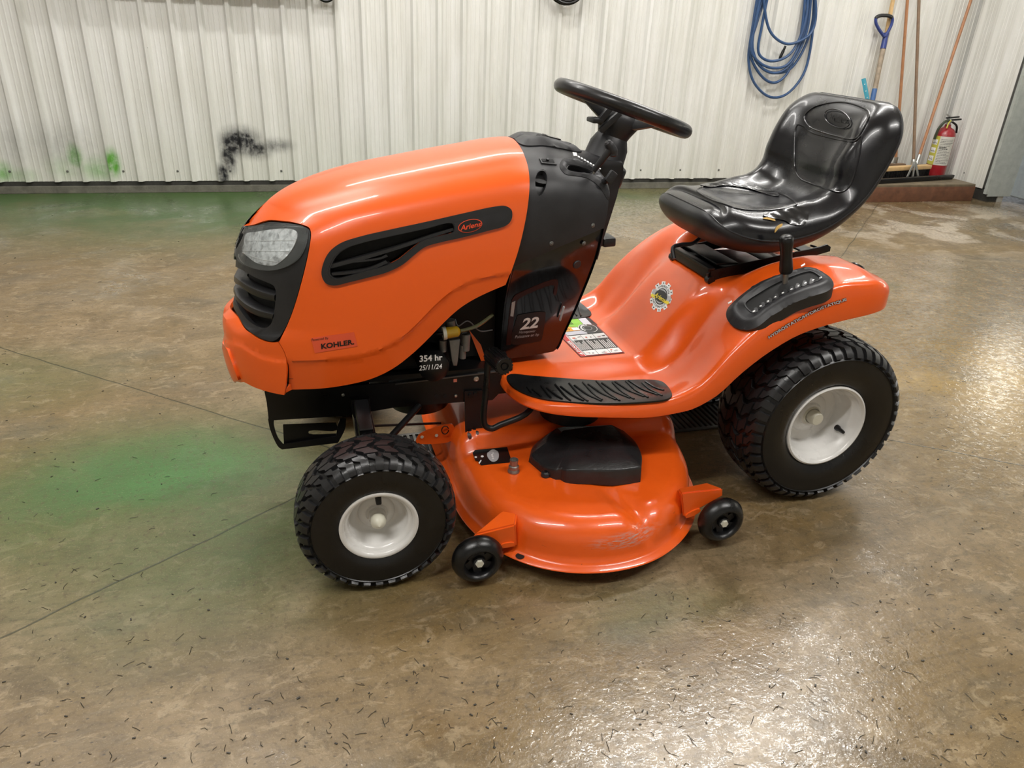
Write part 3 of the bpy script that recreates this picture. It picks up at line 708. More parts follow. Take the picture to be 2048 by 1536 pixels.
# --- black cable coils whose lowest turns just show
for (u0, u1, vb, lab) in ((1096, 1164, 9, 'black cable coil hung on the wall above the steering wheel'), (636, 668, 3, 'small black cable coil hung on the wall above the hood')):
    c0, c1 = onwall((u0+u1)/2, vb, -.05), onwall(u1, vb, -.05); rr = np.linalg.norm(c1-onwall((u0+u1)/2, vb, -.05))*1.15
    m_ = MB()
    for k in range(6):
        r2 = rr*(1-.05*(k % 3)); cz = c0[2]+rr+.01*(k % 2); cc = c0-WN*(.018*(k//2)+.01)
        m_.tube([cc*[1, 1, 0]+[0, 0, cz]+WD*r2*math.cos(a)+np.array([0, 0, r2*1.0*math.sin(a)]) for a in np.linspace(0, 2*PI, 28)[:-1]], .009, 6, closed=True)
    ck = m_.build('cable_coil', 'metal_black'); tag(ck, lab, 'cable')
    hq = np.array([c0[0], c0[1], c0[2]+2*rr-.012]); o = MB().tube([hq+WN*.05, hq-WN*.05, hq-WN*.06+[0, 0, .03]], .007, 6).build('cable_hook', 'zinc', ck)
# --- wall shelf above the frame, whose shade falls on the panels
t = empty('wall_shelf', tuple(wl(2.4, -.1, 1.42)), 'plain wooden shelf on the ribbed wall', 'shelf')

xa, xb = ws(95, 0)[0], ws(612, 0)[0]
MB().box(wl((xa+xb)/2, -.112, 1.43), (xb-xa, .165, .03), rz, .003).build('board', 'timber', t)
for x in (xa+.2, (xa+xb)/2, xb-.2):
    MB().prism([(-.001, 1.415), (-.14, 1.415), (-.14, 1.405), (-.02, 1.335), (-.001, 1.335)], -.012, .012, 'yz').build('bracket', 'metal_black', t, loc=tuple(wl(x, -.024, 0)), rot=WROT)

# ================================================================== THE RIDING MOWER
MOW = empty('riding_mower', (.6, 0, 0), 'orange riding lawn mower with black seat and steering wheel standing on the wet concrete', 'riding mower')
# ------------------------------------------------------------------ wheels
def tyre_profile(R, W, rb):
    """cross-section from the outer bead round to the inner bead: (radius, along)"""
    H = R-rb
    half = [(rb, .10*W), (rb+.10*H, .045*W), (rb+.28*H, .008*W), (rb+.5*H, 0), (rb+.68*H, .012*W), (rb+.695*H, -.004*W), (rb+.72*H, .018*W), (rb+.82*H, .06*W), (rb+.895*H, .13*W), (rb+.945*H, .24*W), (rb+.965*H, .38*W), (rb+.97*H, .5*W)]
    return half+[(r, W-y) for r, y in half[-2::-1]]
def tread_mesh(R, W, rb, c, n, rows, h, hs):
    P = tyre_profile(R, W, rb); i0 = 6; Q = np.array(P[i0:len(P)-i0]); L = np.r_[0, np.cumsum(np.linalg.norm(np.diff(Q, axis=0), axis=1))]; L /= L[-1]
    fr, fy = pchip(L, Q[:, 0]), pchip(L, Q[:, 1])
    def pt(th, s, off):
        e = 1e-3; r, y = fr(s), fy(s); dr, dy = fr(np.clip(s+e, 0, 1))-fr(np.clip(s-e, 0, 1)), fy(np.clip(s+e, 0, 1))-fy(np.clip(s-e, 0, 1)); l = np.hypot(dr, dy)
        rr, yy = r+off*dy/l, y-off*dr/l
        return np.c_[c[0]+rr*np.cos(th), c[1]+yy, c[2]+rr*np.sin(th)]
    m = MB()
    for (s0, s1, zig, wid, ph, nk) in rows:
        for k in range(nk):
            t0 = 2*PI*(k+ph)/nk; ns = 6; dt = 2*PI/nk*wid
            S = np.linspace(s0, s1, ns); z = zig(np.linspace(0, 1, ns))*2*PI/nk
            g = []
            for (a, o) in ((0-.05, -h*.4), (0.04, h), (.96, h), (1.05, -h*.4)): g.append(pt(t0+z+dt*a, S, o if not callable(o) else o))
            g = np.array(g)                                     # 4 x ns
            m.grid(g[::1])
            for e_, s_, sg in ((0, s0, -1), (-1, s1, 1)):
                q = pt(t0+z[e_]+dt*np.array([-.05, .04, .96, 1.05]), np.full(4, np.clip(s_+sg*.012, 0, 1)), -h*.4); m.grid(np.array([g[:, e_], q]))
    return m
def wheel(name, c, R, W, rb, depth, rows, side=-1, parent=MOW, cap=None, valve=None, h=.006, spin=0.):
    """c: centre of the outer face; the wheel runs inwards from there"""
    lab = 'wheel with wet black turf tyre and white steel rim'
    cx, cy, cz = c
    e = empty(name, (cx, cy, cz)); setparent(e, MOW); e['label'] = lab
    def flipY(mb):
        if side > 0: mb.v = [(x, 2*cy-y, z) for x, y, z in mb.v]; mb.f = [f[::-1] for f in mb.f]
        return mb
    flipY(MB().lathe(tyre_profile(R, W, rb), c, (0, 1, 0), 96)).build('tyre', 'rubber', e, angle=50)
    tm = flipY(tread_mesh(R, W, rb, c, 0, rows, h, .5)).build('tread', 'tread', e, angle=32)
    b = rb
    prof = [(b-.004, W*.62), (b+.004, W*.09), (b+.0035, W*.055), (b-.001, W*.045), (b-.006, W*.06), (b-.009, W*.09), (b-.010, W*.14), (b-.017, W*.17), (b-.019, W*.24), (b-.024, depth*.75), (b-.034, depth), (b*.5, depth*1.04), (b*.46, depth*.97), (b*.30, depth*.94), (b*.27, depth*.86), (0, depth*.86)]
    rm = flipY(MB().lathe(prof, c, (0, 1, 0), 72)).build('rim', 'rim', e, angle=50)
    return e, rm, flipY
zz = lambda a: (lambda x: a*np.interp(x, [0, .28, .5, .72, 1], [0, 0, .5, 1, 1]))
RF, WF, RBF = .186, .1411, .089
rowsF = [(.004, .235, lambda x: .50*sstep(.62, .85, x), .58, 0, 34), (.262, .40, zz(.34), .70, .1, 25), (.430, .570, zz(-.34), .70, .55, 25), (.600, .738, zz(.34), .70, .1, 25), (.765, .996, lambda x: .50*sstep(.38, .15, x), .58, 0, 34)]
YF = -.509
for sd in (-1, 1):
    e, rm, fy = wheel('front_wheel', (0, YF*-sd, RF), RF, WF, RBF, .066, rowsF, sd, h=.0082)
    c = (0, YF*-sd, RF)
    fy(MB().lathe([(.020, .062), (.021, .040), (.019, .036)], c, (0, 1, 0), 24)).build('hub', 'rim', e)
    fy(MB().lathe([(0, .006), (.004, .0085), (.012, .014), (.0175, .022), (.0185, .030), (.0185, .045), (.017, .05), (0, .05)], c, (0, 1, 0), 28)).build('hub_cap', 'cap', e)
    fy(MB().box((0.002, c[1]+.030, RF+.0665), (.013, .032, .022), bev=.003)).build('valve_slot', 'void', e)
    fy(MB().lathe([(.014, .05), (.014, .30)], c, (0, 1, 0), 12)).build('axle_stub', 'metal_black', e)
RR, WR, RBR, XR, YR = .2523, .2158, .1232, 1.2857, -.4107
rowsR = [(.004, .205, lambda x: .50*sstep(.6, .85, x), .64, 0, 42), (.225, .335, zz(.34), .72, .25, 32), (.358, .462, zz(-.34), .72, .6, 32), (.485, .59, zz(.34), .72, .2, 32), (.612, .775, zz(-.34), .72, .6, 32), (.795, .996, lambda x: .50*sstep(.4, .15, x), .64, 0, 42)]
for sd in (-1, 1):
    e, rm, fy = wheel('rear_wheel', (XR, YR*-sd, RR), RR, WR, RBR, .098, rowsR, sd, h=.0085)
    c = (XR, YR*-sd, RR)
    fy(MB().lathe([(.028, .10), (.027, .082), (.024, .078)], c, (0, 1, 0), 24)).build('hub', 'cap', e)
    fy(MB().lathe([(0, .052), (.017, .053), (.0205, .057), (.0215, .064), (.0215, .084), (0, .084)], c, (0, 1, 0), 28)).build('hub_cap', 'cap', e)
    fy(MB().lathe([(0, .030), (.0045, .031), (.0055, .037), (.006, .05), (.009, .056), (.009, .064), (0, .064)], (c[0]+.083, c[1], c[2]-.040), (0, 1, 0), 12)).build('valve', 'rubber', e)
    fy(MB().lathe([(0, .0945), (.0055, .0945), (.0055, .098)], (c[0]-.068, c[1], c[2]-.028), (0, 1, 0), 10)).build('lug_hole', 'void', e)
    fy(MB().lathe([(.02, .1), (.02, .34)], c, (0, 1, 0), 12)).build('axle_stub', 'metal_black', e)

# ------------------------------------------------------------------ hood, grille and bumper share one body surface
_zt = pchip([-.335, -.30, -.275, -.255, -.241, -.219, -.186, -.141, -.085, .015, .143, .273, .43, .70], [.60, .66, .72, .755, .780, .808, .840, .866, .888, .916, .941, .964, .985, .985])
_xn = pchip([.34, .36, .39, .454, .525, .557, .572, .60, .644, .733, .77, .79, .815, .833], [-.285, -.298, -.318, -.330, -.333, -.328, -.306, -.298, -.291, -.275, -.257, -.242, -.217, -.195])
_g = pchip([0, .04, .09, .15, .178, .215, .27, .33, .42, .55, .72, .9], [0, .040, .088, .140, .160, .193, .224, .240, .250, .2575, .262, .262])
XRH, ZB = .43, .355
def hood_w(X, z):
    xa = .06; xn = _xn(z); u = np.clip((xa-X)/(xa-xn), 0, 1); e = np.where(X >= xa, 1., (1-u**2.5)**.42)
    return _g(np.sqrt(np.clip(_zt(X)-z, 0, None)))*e
def hood_f(t, s):
    t, s = np.asarray(t, float), np.asarray(s, float); tau = (1-t)**1.7
    xt = -.195+(XRH+.195)*tau; sg = 1-(1-s)**2; z = ZB+(_zt(xt)-ZB)*sg; xn = np.minimum(_xn(z), -.195); X = xn+(XRH-xn)*tau
    Y = -hood_w(X, z); return np.c_[X, np.where(t >= 1-1e-9, 0, Y), z]
HOOD = Surf(hood_f, (0, 1), (0, 1), 110, -1)
def nose_s(z): return 1-math.sqrt(max(0, 1-(z-ZB)/(float(_zt(-.195))-ZB)))
def rear_s(px): return HOOD.inv(px)
# outlines in pixels
bot = [(571, 786), (600, 785), (640, 783), (690, 776), (740, 764), (775, 749), (805, 730), (835, 706), (862, 680), (890, 650), (920, 622), (945, 605), (975, 589), (1013, 572)]
rear = [(1013, 572), (1022, 545), (1037, 500), (1050, 445), (1057, 400), (1059, 360), (1055, 330), (1046, 304)]
front = [(571, 786), (574, 760), (575, 730), (570, 706), (558, 684)]
gedge = [(558, 684), (566, 668), (577, 645), (590, 610), (603, 565), (613, 525), (620, 488), (622, 466), (618, 455), (605, 449)]
lip = [(605, 449), (585, 444), (560, 441), (538, 440), (522, 444), (508, 449), (499, 451)]
def poly(*parts):
    out = []
    for p in parts:
        q = crom(p, 4); out += q if not out else q[1:]
    return np.array(out)
hp = HOOD.inv(poly(bot[::-1], front, gedge, lip))
s_lip = nose_s(.775)
# close along the nose centre line, the crown line and the rear edge
top_t = np.linspace(1, 0, 26)
rr_ = HOOD.inv(poly(rear)); rr_ = rr_[rr_[:, 1] < .93]
tr = rr_[-1, 0]
cap_ = np.array([[rr_[-1, 0]*(1-a), rr_[-1, 1]+(1-rr_[-1, 1])*a] for a in np.linspace(0, 1, 7)[1:]])
outer = np.vstack([hp, [[1, s_lip]], [[1, s] for s in np.linspace(s_lip, 1, 8)[1:]], np.array([[t, 1.0] for t in top_t[1:]]), cap_[::-1][1:], rr_[::-1][:-1]])
# fold line above the lower flange
fold = HOOD.inv(poly([(575, 722), (640, 720), (700, 714), (755, 701), (800, 677), (835, 646), (870, 610), (905, 581), (950, 560), (1020, 546)]))
ffold = pchip(np.sort(fold[:, 0]), fold[np.argsort(fold[:, 0]), 1])
tmin, tmax = fold[:, 0].min(), fold[:, 0].max()
def hood_disp(V, P):
    d = (ffold(np.clip(V[:, 0], tmin, tmax))-V[:, 1])*HOOD.sv*1.4
    k = (V[:, 0] <= tmax+.02); return np.where(k & (d > 0), -.0035*sstep(0, .006, d)-.16*np.clip(d, 0, .1), 0)
def dense(L, n): 
    L = np.array(L); i = np.linspace(0, len(L)-1, n); a = i.astype(int).clip(0, len(L)-2); f = (i-a)[:, None]; return L[a]*(1-f)+L[a+1]*f
fl2 = dense(fold, 70); dn = np.array([0, 1.])
# side vent opening (cut through the hood)
vent_out = [(644, 548), (648, 525), (660, 503), (682, 486), (720, 473), (780, 459), (850, 444), (920, 428), (990, 413), (1010, 412), (1022, 420), (1022, 438), (1012, 450), (975, 461), (925, 474), (880, 484), (850, 493), (828, 509), (805, 528), (775, 543), (740, 553), (700, 563), (668, 570), (652, 565)]
vent_in = [(657, 547), (661, 528), (672, 510), (692, 496), (728, 484), (790, 470), (850, 457), (905, 446), (908, 462), (880, 471), (845, 481), (818, 501), (795, 519), (765, 533), (730, 542), (695, 552), (668, 557)]
vo_, vi_ = HOOD.inv(outline(vent_out, 4)), HOOD.inv(outline(vent_in, 4))
hood = patch('hood', HOOD, outer, 'orange_plastic', MOW, 0, .004, holes=[vi_], step=.0115, mirror=True, disp=hood_disp, weldmid=True, lines=[fl2, fl2-[0, .010], fl2+[0, .010]])
hood['label'] = 'glossy orange sloping hood'
for sd in (1, -1):
    def both(o, sd=sd):
        if sd < 0:
            me = o.data; n = len(me.vertices); co = np.empty(n*3); me.vertices.foreach_get('co', co); co = co.reshape(-1, 3)*[1, -1, 1]; me.vertices.foreach_set('co', co.ravel()); me.flip_normals()
        return o
    vt_ = both(patch('side_vent', HOOD, vo_, 'trim', hood, .006, .010, holes=[vi_], step=.012))
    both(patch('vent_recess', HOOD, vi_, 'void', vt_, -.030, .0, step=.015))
    both(patch('vent_wall', HOOD, vi_, 'trim', vt_, .0045, .034, holes=[HOOD.inv(outline([(u+(840-u)*.02, v+(500-v)*.02) for u, v in vent_in], 4))], step=.02))
    for a, b, wd in (([(660, 529), (720, 514), (800, 491), (860, 470), (906, 456)], [(662, 537), (722, 521), (802, 497), (862, 476), (908, 461)], .026), ([(663, 546), (700, 543), (738, 536), (772, 521)], [(665, 551), (702, 548), (740, 541), (776, 526)], .022), ([(690, 523), (760, 515), (772, 509)], [(690, 527), (760, 519), (776, 513)], .02)):
        A, B = HOOD.inv(crom(a, 5)), HOOD.inv(crom(b, 5)); f3 = lambda q, o: HOOD.f(q[:, 0], q[:, 1])+HOOD.nrm(q[:, 0], q[:, 1])*o
        both(MB().grid(np.array([f3(A, -wd), f3(A, -.003), f3(A, .0), f3(B, .0), f3(B, -.003), f3(B, -wd)])).build('vent_fin', 'trim', vt_))
    bp = both(patch('badge_panel', HOOD, HOOD.inv(outline([(909, 446, 1), (1000, 425), (1011, 423), (1014, 428), (1012, 437), (1000, 444), (912, 466, 1)], 4)), 'plastic', vt_, .0065, .006, step=.012))
    if sd > 0:
        oc = [(939+24*math.cos(a)-1.5*math.sin(a), 451+13*math.sin(a)-3.5*math.cos(a)) for a in np.linspace(0, 2*PI, 25)[:-1]]
        ic = [(939+(u-939)*.93, 451+(v-451)*.9) for u, v in oc]
        flat('badge_ring', oc, 'redprint', vt_, surf=HOOD, off=.0078); flat('badge_field', ic, 'dark', vt_, surf=HOOD, off=.0086)
        lettering('badge_lettering', 'Ariens', [(919, 461), (961, 451), (960, 442), (918, 450)], HOOD, 'redprint', vt_, .0096, .02, .25)
kd = flat('engine_decal', [(622, 676, 1), (708, 664, 1), (715, 692, 1), (630, 706, 1)], mat('salmon_decal', lin(222, 86, 52), .4), hood, surf=HOOD, off=.0012)
lettering('decal_lettering', 'Powered By', [(624, 684), (657, 679), (657, 673), (624, 677)], HOOD, 'dark', hood, .002)
lettering('decal_lettering', 'KOHLER.', [(643, 698), (709, 688), (708, 678), (642, 687)], HOOD, 'dark', hood, .002, .035)

# ------------------------------------------------------------------ grille panel
ptop = [(499, 452), (508, 451), (522, 446.5), (538, 443), (560, 444), (585, 447), (605, 452), (617, 458), (619.5, 468), (618, 488), (611, 525), (601, 565), (588, 610), (575, 645), (563, 667), (553, 679), (543, 683), (525, 679), (505, 668), (488, 652), (475, 632)]
gp_ = HOOD.inv(poly(ptop)); sA, sB = nose_s(.775), nose_s(.575)
gout = np.vstack([gp_, [[.985, nose_s(.580)], [1, sB]], [[1, s] for s in np.linspace(sB, sA, 8)[1:]]])
# the opening: from its right-hand edge across the middle
op = [(485, 541), (505, 553), (530, 564), (545, 571), (550, 580), (550, 600), (547, 625), (541, 648), (530, 656), (512, 652), (494, 640), (480, 622)]
oq = HOOD.inv(poly(op)); s1_, s2_ = nose_s(.672), nose_s(.592)
hole = np.vstack([oq, [[1.0, s2_+.004], [1.0, s1_]]])
# keep the hole's middle on the centre line: build the panel as one sheet round it
gout2 = np.vstack([gp_, [[.985, nose_s(.580)], [1, sB]], [[1, s2_]], oq[::-1], [[1, s1_]], [[1, s] for s in np.linspace(s1_, sA, 6)[1:]]])
gr = patch('grille', HOOD, gout2, 'trim', MOW, -.002, .012, step=.011, mirror=True, weldmid=True); gr['label'] = 'black front grille panel'
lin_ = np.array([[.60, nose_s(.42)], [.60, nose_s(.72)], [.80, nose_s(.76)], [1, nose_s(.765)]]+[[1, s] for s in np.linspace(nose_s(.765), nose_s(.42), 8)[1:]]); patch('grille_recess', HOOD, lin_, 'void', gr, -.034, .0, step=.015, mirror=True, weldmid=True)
f3 = lambda q, o: HOOD.f(q[:, 0], q[:, 1])+HOOD.nrm(q[:, 0], q[:, 1])*o
for (z0, z1, up, lo) in ((.652, .628, [(478, 557), (495, 568), (520, 579), (549, 588)], [(477, 571), (494, 585), (520, 597), (549, 604)]), (.622, .600, [(473, 589), (490, 604), (515, 617), (547, 626)], [(473, 604), (489, 620), (514, 633), (544, 640)])):
    A = np.vstack([[[1, nose_s(z0)]], HOOD.inv(crom(up, 5))]); B = np.vstack([[[1, nose_s(z1)]], HOOD.inv(crom(lo, 5))])
    G = np.array([f3(A, -.030), f3(A, -.008), f3(A*.8+B*.2, .0005), f3(A*.3+B*.7, .0005), f3(B, -.004), f3(B, -.014), f3(B*.7+A*.3, -.03)])
    Gm = G*[1, -1, 1]; G[:, 0, 1] = 0
    MB().grid(G).grid(Gm).build('grille_slat', 'trim', gr, weld=.0008)
# headlights
def lensmat():
    n = Nodes('clear_lens'); t = n.t; tr = n.add('ShaderNodeBsdfTransparent'); gl = n.add('ShaderNodeBsdfGlossy'); gl.inputs['Roughness'].default_value = .06
    tr.inputs[0].default_value = (.93, .95, .95, 1); lw = n.add('ShaderNodeFresnel'); lw.inputs[0].default_value = 1.5; mx = n.add('ShaderNodeMixShader')
    k = n.math('MULTIPLY_ADD', lw.outputs[0], .9, .03); n.link(k, mx.inputs[0]); n.link(tr.outputs[0], mx.inputs[1]); n.link(gl.outputs[0], mx.inputs[2])
    n.link(mx.outputs[0], t.nodes['Material Output'].inputs[0]); return n.m
M['lens'] = lensmat()
def reflmat():
    n = Nodes('faceted_reflector'); v = n.add('ShaderNodeTexVoronoi'); v.inputs['Scale'].default_value = 55; n.link(n.coord(), v.inputs['Vector'])
    c = n.ramp(n.noise(70, 3), [(.32, lin(178, 180, 180)), (.55, lin(240, 242, 242))]); n.link(c, n.b.inputs['Base Color']); n.b.inputs['Roughness'].default_value = .35; n.b.inputs['Metallic'].default_value = .15
    n.bump(n.math('ADD', v.outputs['Distance'], n.noise(30, 3)), .5, .01); return n.m
M['reflector'] = reflmat(); M['haze'] = mat('smoky_lens_border', lin(88, 90, 90), .25, 0, .4, var=.2)
lo_ = [(484, 459), (505, 456), (560, 453), (600, 453.5), (613, 458), (616, 466), (615, 480), (610, 497), (600, 515), (585, 528), (565, 537), (543, 541), (520, 539), (500, 533), (484, 524), (477, 512), (476.5, 495), (479, 475)]
ri_ = [(494, 469), (515, 465), (550, 460), (580, 459), (593, 463), (596, 470), (592, 487), (580, 507), (566, 521), (552, 530), (535, 531), (515, 526), (497, 513), (487, 503), (490, 488)]
for sd in (1, -1):
    def both(o, sd=sd):
        if sd < 0:
            me = o.data; n = len(me.vertices); co = np.empty(n*3); me.vertices.foreach_get('co', co); co = co.reshape(-1, 3)*[1, -1, 1]; me.vertices.foreach_set('co', co.ravel()); me.flip_normals()
        return o
    hb = both(patch('headlight', HOOD, HOOD.inv(outline(lo_, 4)), 'haze', gr, .001, .006, step=.009)); hb['label'] = 'clear headlight with silver reflector'
    both(patch('reflector', HOOD, HOOD.inv(outline(ri_, 4)), 'reflector', hb, .0035, .004, step=.008))
    for a in ([(498, 483), (540, 483), (590, 482)], [(489, 503), (530, 503), (580, 503)], [(488, 506), (520, 518), (556, 524)], [(522, 467), (518, 490), (515, 505)], [(560, 468), (563, 480), (562, 503)]):
        q = HOOD.inv(crom(a, 5)); both(MB().tube(f3(q, .0045), .0008, 5).build('lens_rib', 'white', hb))
    both(patch('lens', HOOD, HOOD.inv(outline(lo_, 4)), 'lens', hb, .009, .006, step=.009))
# centre emblem
o = patch('grille_emblem', HOOD, np.array([[.955, nose_s(.752)], [1, nose_s(.757)], [1, nose_s(.700)], [.97, nose_s(.694)], [.95, nose_s(.705)]]), 'gloss', gr, .004, .006, mirror=True, weldmid=True)

# ------------------------------------------------------------------ bumper
bside = [(556.5, 685), (569, 707), (574, 731), (573, 760), (569.5, 789)]
btop = [(475, 634), (488, 655), (505, 671), (525, 682), (543, 686), (556, 685)]
bbot = [(568, 789), (540, 783), (512, 774), (490, 763)]
bq = HOOD.inv(poly(btop, bside, bbot))
bo = np.vstack([bq, [[.97, nose_s(.377)], [1, nose_s(.372)]], [[1, s] for s in np.linspace(nose_s(.372), nose_s(.568), 8)[1:]], [[.985, nose_s(.569)]]])
bfl = np.vstack([HOOD.inv(crom([(574, 724), (548, 722), (520, 714), (498, 702), (484, 692)], 4)), [[1.0, nose_s(.488)]]]); bfl = bfl[np.argsort(bfl[:, 0])]; _bf = pchip(bfl[:, 0]+np.arange(len(bfl))*1e-7, bfl[:, 1])
bln = np.array([[t, float(_bf(t))] for t in np.linspace(bfl[0, 0], 1, 40)])
def bump_disp(V, P): d = (V[:, 1]-_bf(V[:, 0]))*HOOD.sv*1.4; return .004*(1-sstep(-.002, .004, d))
bm_ = patch('bumper', HOOD, bo, 'orange_plastic', MOW, -.001, .008, step=.011, mirror=True, weldmid=True, disp=bump_disp, lines=[bln, bln+[0, .008], bln-[0, .006]]); bm_['label'] = 'orange front bumper'
o = patch('bumper_boss', HOOD, np.vstack([HOOD.inv([(462, 697), (480, 748), (484, 757)]), [[.955, nose_s(.380)], [1, nose_s(.378)], [1, nose_s(.468)]]]), 'orange_plastic', bm_, .010, .010, mirror=True, weldmid=True)
patch('seam_backing', HOOD, HOOD.inv(outline([(545, 683, 1), (578, 680, 1), (584, 700, 1), (583, 762, 1), (564, 762, 1), (560, 712, 1)], 3)), 'void', bm_, -.012, .0, step=.02, mirror=False)  # added dark sheet that paints the seam's shade

# ------------------------------------------------------------------ more helpers
def lettering_rail(name, s, rail, surf, m, parent, off=.0015, bold=0., shear=0., spacing=1.):
    """letters between two pixel curves; rail = (bottom x, y, top x, y) stations"""
    V, T = text_mesh(s, bold, shear, spacing); R_ = np.array(rail, float); n = 17
    st = np.array(crom(list(R_), 8)); L = np.r_[0, np.cumsum(np.linalg.norm(np.diff(st[:, :2], axis=0), axis=1))]; L /= L[-1]
    g = np.array([[np.interp(a, L, st[:, k]) for k in range(4)] for a in np.linspace(0, 1, n)])
    cu = np.stack([surf.inv(g[:, :2]), surf.inv(g[:, 2:])], 1); x = np.clip(V[:, 0]*(n-1), 0, n-1.001); i = x.astype(int); fr = (x-i)[:, None]; y = V[:, 1:]
    uv = (1-y)*((1-fr)*cu[i, 0]+fr*cu[i+1, 0])+y*((1-fr)*cu[i, 1]+fr*cu[i+1, 1])
    P = surf.f(uv[:, 0], uv[:, 1])+surf.nrm(uv[:, 0], uv[:, 1])*off
    return link(name, mesh(P, T, False), m, parent)
def yplane(y): return Plane((0, y, 0), (1, 0, 0), (0, 0, 1))       # normal towards -Y
def plate(name, pts, y, m, parent, thick=.004, holes=(), n=4, step=.05):
    s = yplane(y); return patch(name, s, s.inv(outline(pts, n)), m, parent, 0, thick, holes=[s.inv(outline(h, n)) for h in holes], step=step, back=True)
def bolt(name, c, ax, r, h, parent, m='zinc', n=6):
    return MB().lathe([(0, h), (r*.92, h), (r, h*.75), (r, 0)], c, ax, n).build(name, m, parent, angle=25)
def mirrored(o):
    me = o.data.copy(); n = len(me.vertices); co = np.empty(n*3); me.vertices.foreach_get('co', co); co = co.reshape(-1, 3)*[1, -1, 1]; me.vertices.foreach_set('co', co.ravel()); me.flip_normals()
    q = bpy.data.objects.new(o.name.split('.')[0], me); COL.objects.link(q); q.parent = o.parent; q.matrix_parent_inverse = o.matrix_parent_inverse.copy(); return q

# ------------------------------------------------------------------ dash and pedestal
_dzt = pchip([.36, .42, .48, .54, .60, .66, .72], [.978, .982, .982, .972, .957, .950, .945])
_dk = pchip([.36, .42, .50, .58, .62, .66, .70], [.975, .965, .92, .84, .79, .72, .62])
_dm = pchip([.36, .40, .46, .55, .63, .70, .78, .9, 1.0], [.43, .45, .50, .62, .75, .87, .97, 1., 1.])
DZB = .385
def dash_f(u, s):
    u, s = np.asarray(u, float), np.asarray(s, float); z = DZB+(_dzt(u)-DZB)*(1-(1-s)**2)
    return np.c_[u, -_g(np.sqrt(np.clip(_dzt(u)-z, 0, None)))*_dk(u)*_dm(z), z]
DASH = Surf(dash_f, (.36, .72), (0, 1), 90, 1)
seam = [(1026, 535), (1080, 511), (1140, 485), (1208, 456)]
drear = [(1208, 456), (1214, 430), (1217, 400), (1215, 378), (1207, 362), (1196, 350)]
dq_ = DASH.inv(poly(seam, drear))
slot_o = [(1124, 330), (1128, 323), (1140, 321), (1165, 328), (1185, 338), (1196, 350)]
dout = np.vstack([dq_, [[.655, .86], [.665, .93], [.665, 1.0]], [[x, 1.0] for x in np.linspace(.665, .37, 14)[1:]], [[.37, s] for s in np.linspace(1, dq_[0, 1], 12)[1:-1]]])
slot = DASH.inv(outline([(1133, 336), (1137, 330), (1150, 331), (1175, 339), (1187, 347), (1176, 347), (1150, 344), (1138, 341)], 4))
tear = DASH.inv(outline([(1071, 352), (1078, 341), (1089, 340), (1095, 352), (1093, 372), (1086, 388), (1079, 394), (1073, 385), (1070, 370)], 4))
dash = patch('dash_cowl', DASH, dout, 'plastic', MOW, 0, .006, holes=[slot, tear], step=.010, mirror=True, weldmid=True); dash['label'] = 'matt black dash cowl'
for h in (slot, tear):
    c0 = h.mean(0); mirrored(patch('dash_recess', DASH, h, 'metal_black', dash, -.014, .0, step=.01)); mirrored(patch('recess_wall', DASH, h, 'plastic', dash, -.0005, .015, holes=[c0+(h-c0)*.93], step=.01))
patch('recess_ledge', DASH, DASH.inv(outline([(1071, 356), (1094, 361), (1094, 366), (1071, 361)], 3)), 'trim', dash, -.003, .010)
# raised lip round the lever slot, indicator socket, lid on top
lipo = [(1121, 338), (1120, 326), (1127, 318), (1142, 317), (1168, 325), (1192, 338), (1210, 358), (1219, 385), (1216, 400), (1205, 383), (1190, 366), (1172, 356), (1150, 352), (1132, 349)]
mirrored(patch('slot_lip', DASH, DASH.inv(outline(lipo, 4)), 'plastic', dash, .001, .004, holes=[slot], step=.008, crown=.009))
patch('switch_socket', DASH, DASH.inv(outline([(1078, 318, 1), (1108, 320, 1), (1113, 331, 1), (1083, 328, 1)], 3)), 'trim', dash, .003, .004, step=.01); patch('switch_slot', DASH, DASH.inv(outline([(1082, 320, 1), (1105, 321, 1), (1108, 327, 1), (1085, 326, 1)], 3)), 'void', dash, .0038, .001, step=.01)
bolt('switch_stem', DASH.pt([(1094, 323)])[0], DASH.nrm(*DASH.inv([(1094, 323)]).T)[0], .004, .008, dash, 'metal_black', 8)
lid = [[x, s] for x, s in ((.435, 1.0), (.432, .93), (.445, .90), (.50, .905), (.56, .92), (.60, .94), (.615, .96), (.615, 1.0))]
patch('filler_lid', DASH, np.array(outline([(a, b, 1) if b == 1.0 else (a, b) for a, b in lid], 4)), 'plastic', dash, .003, .01, step=.008, crown=.014, mirror=True, weldmid=True)
patch('lid_badge', DASH, np.array([[.515, 1.0], [.515, .965], [.55, .965], [.55, 1.0]]), 'gloss', dash, .0185, .003, mirror=True, weldmid=True)
pedq = DASH.inv(poly([(1208, 458), (1203, 480), (1192, 522), (1160, 603), (1130, 668), (1117, 697), (1108, 705)], [(1108, 705), (1060, 714), (1012, 719), (1003, 716)], [(1003, 716), (1003, 690), (1010, 610), (1020, 560), (1026, 537)]))
ped = patch('pedestal', DASH, np.vstack([pedq, DASH.inv(poly(seam))[1:-1]]), 'gloss', MOW, -.005, .006, step=.012, mirror=True); ped['label'] = 'gloss black steering pedestal'
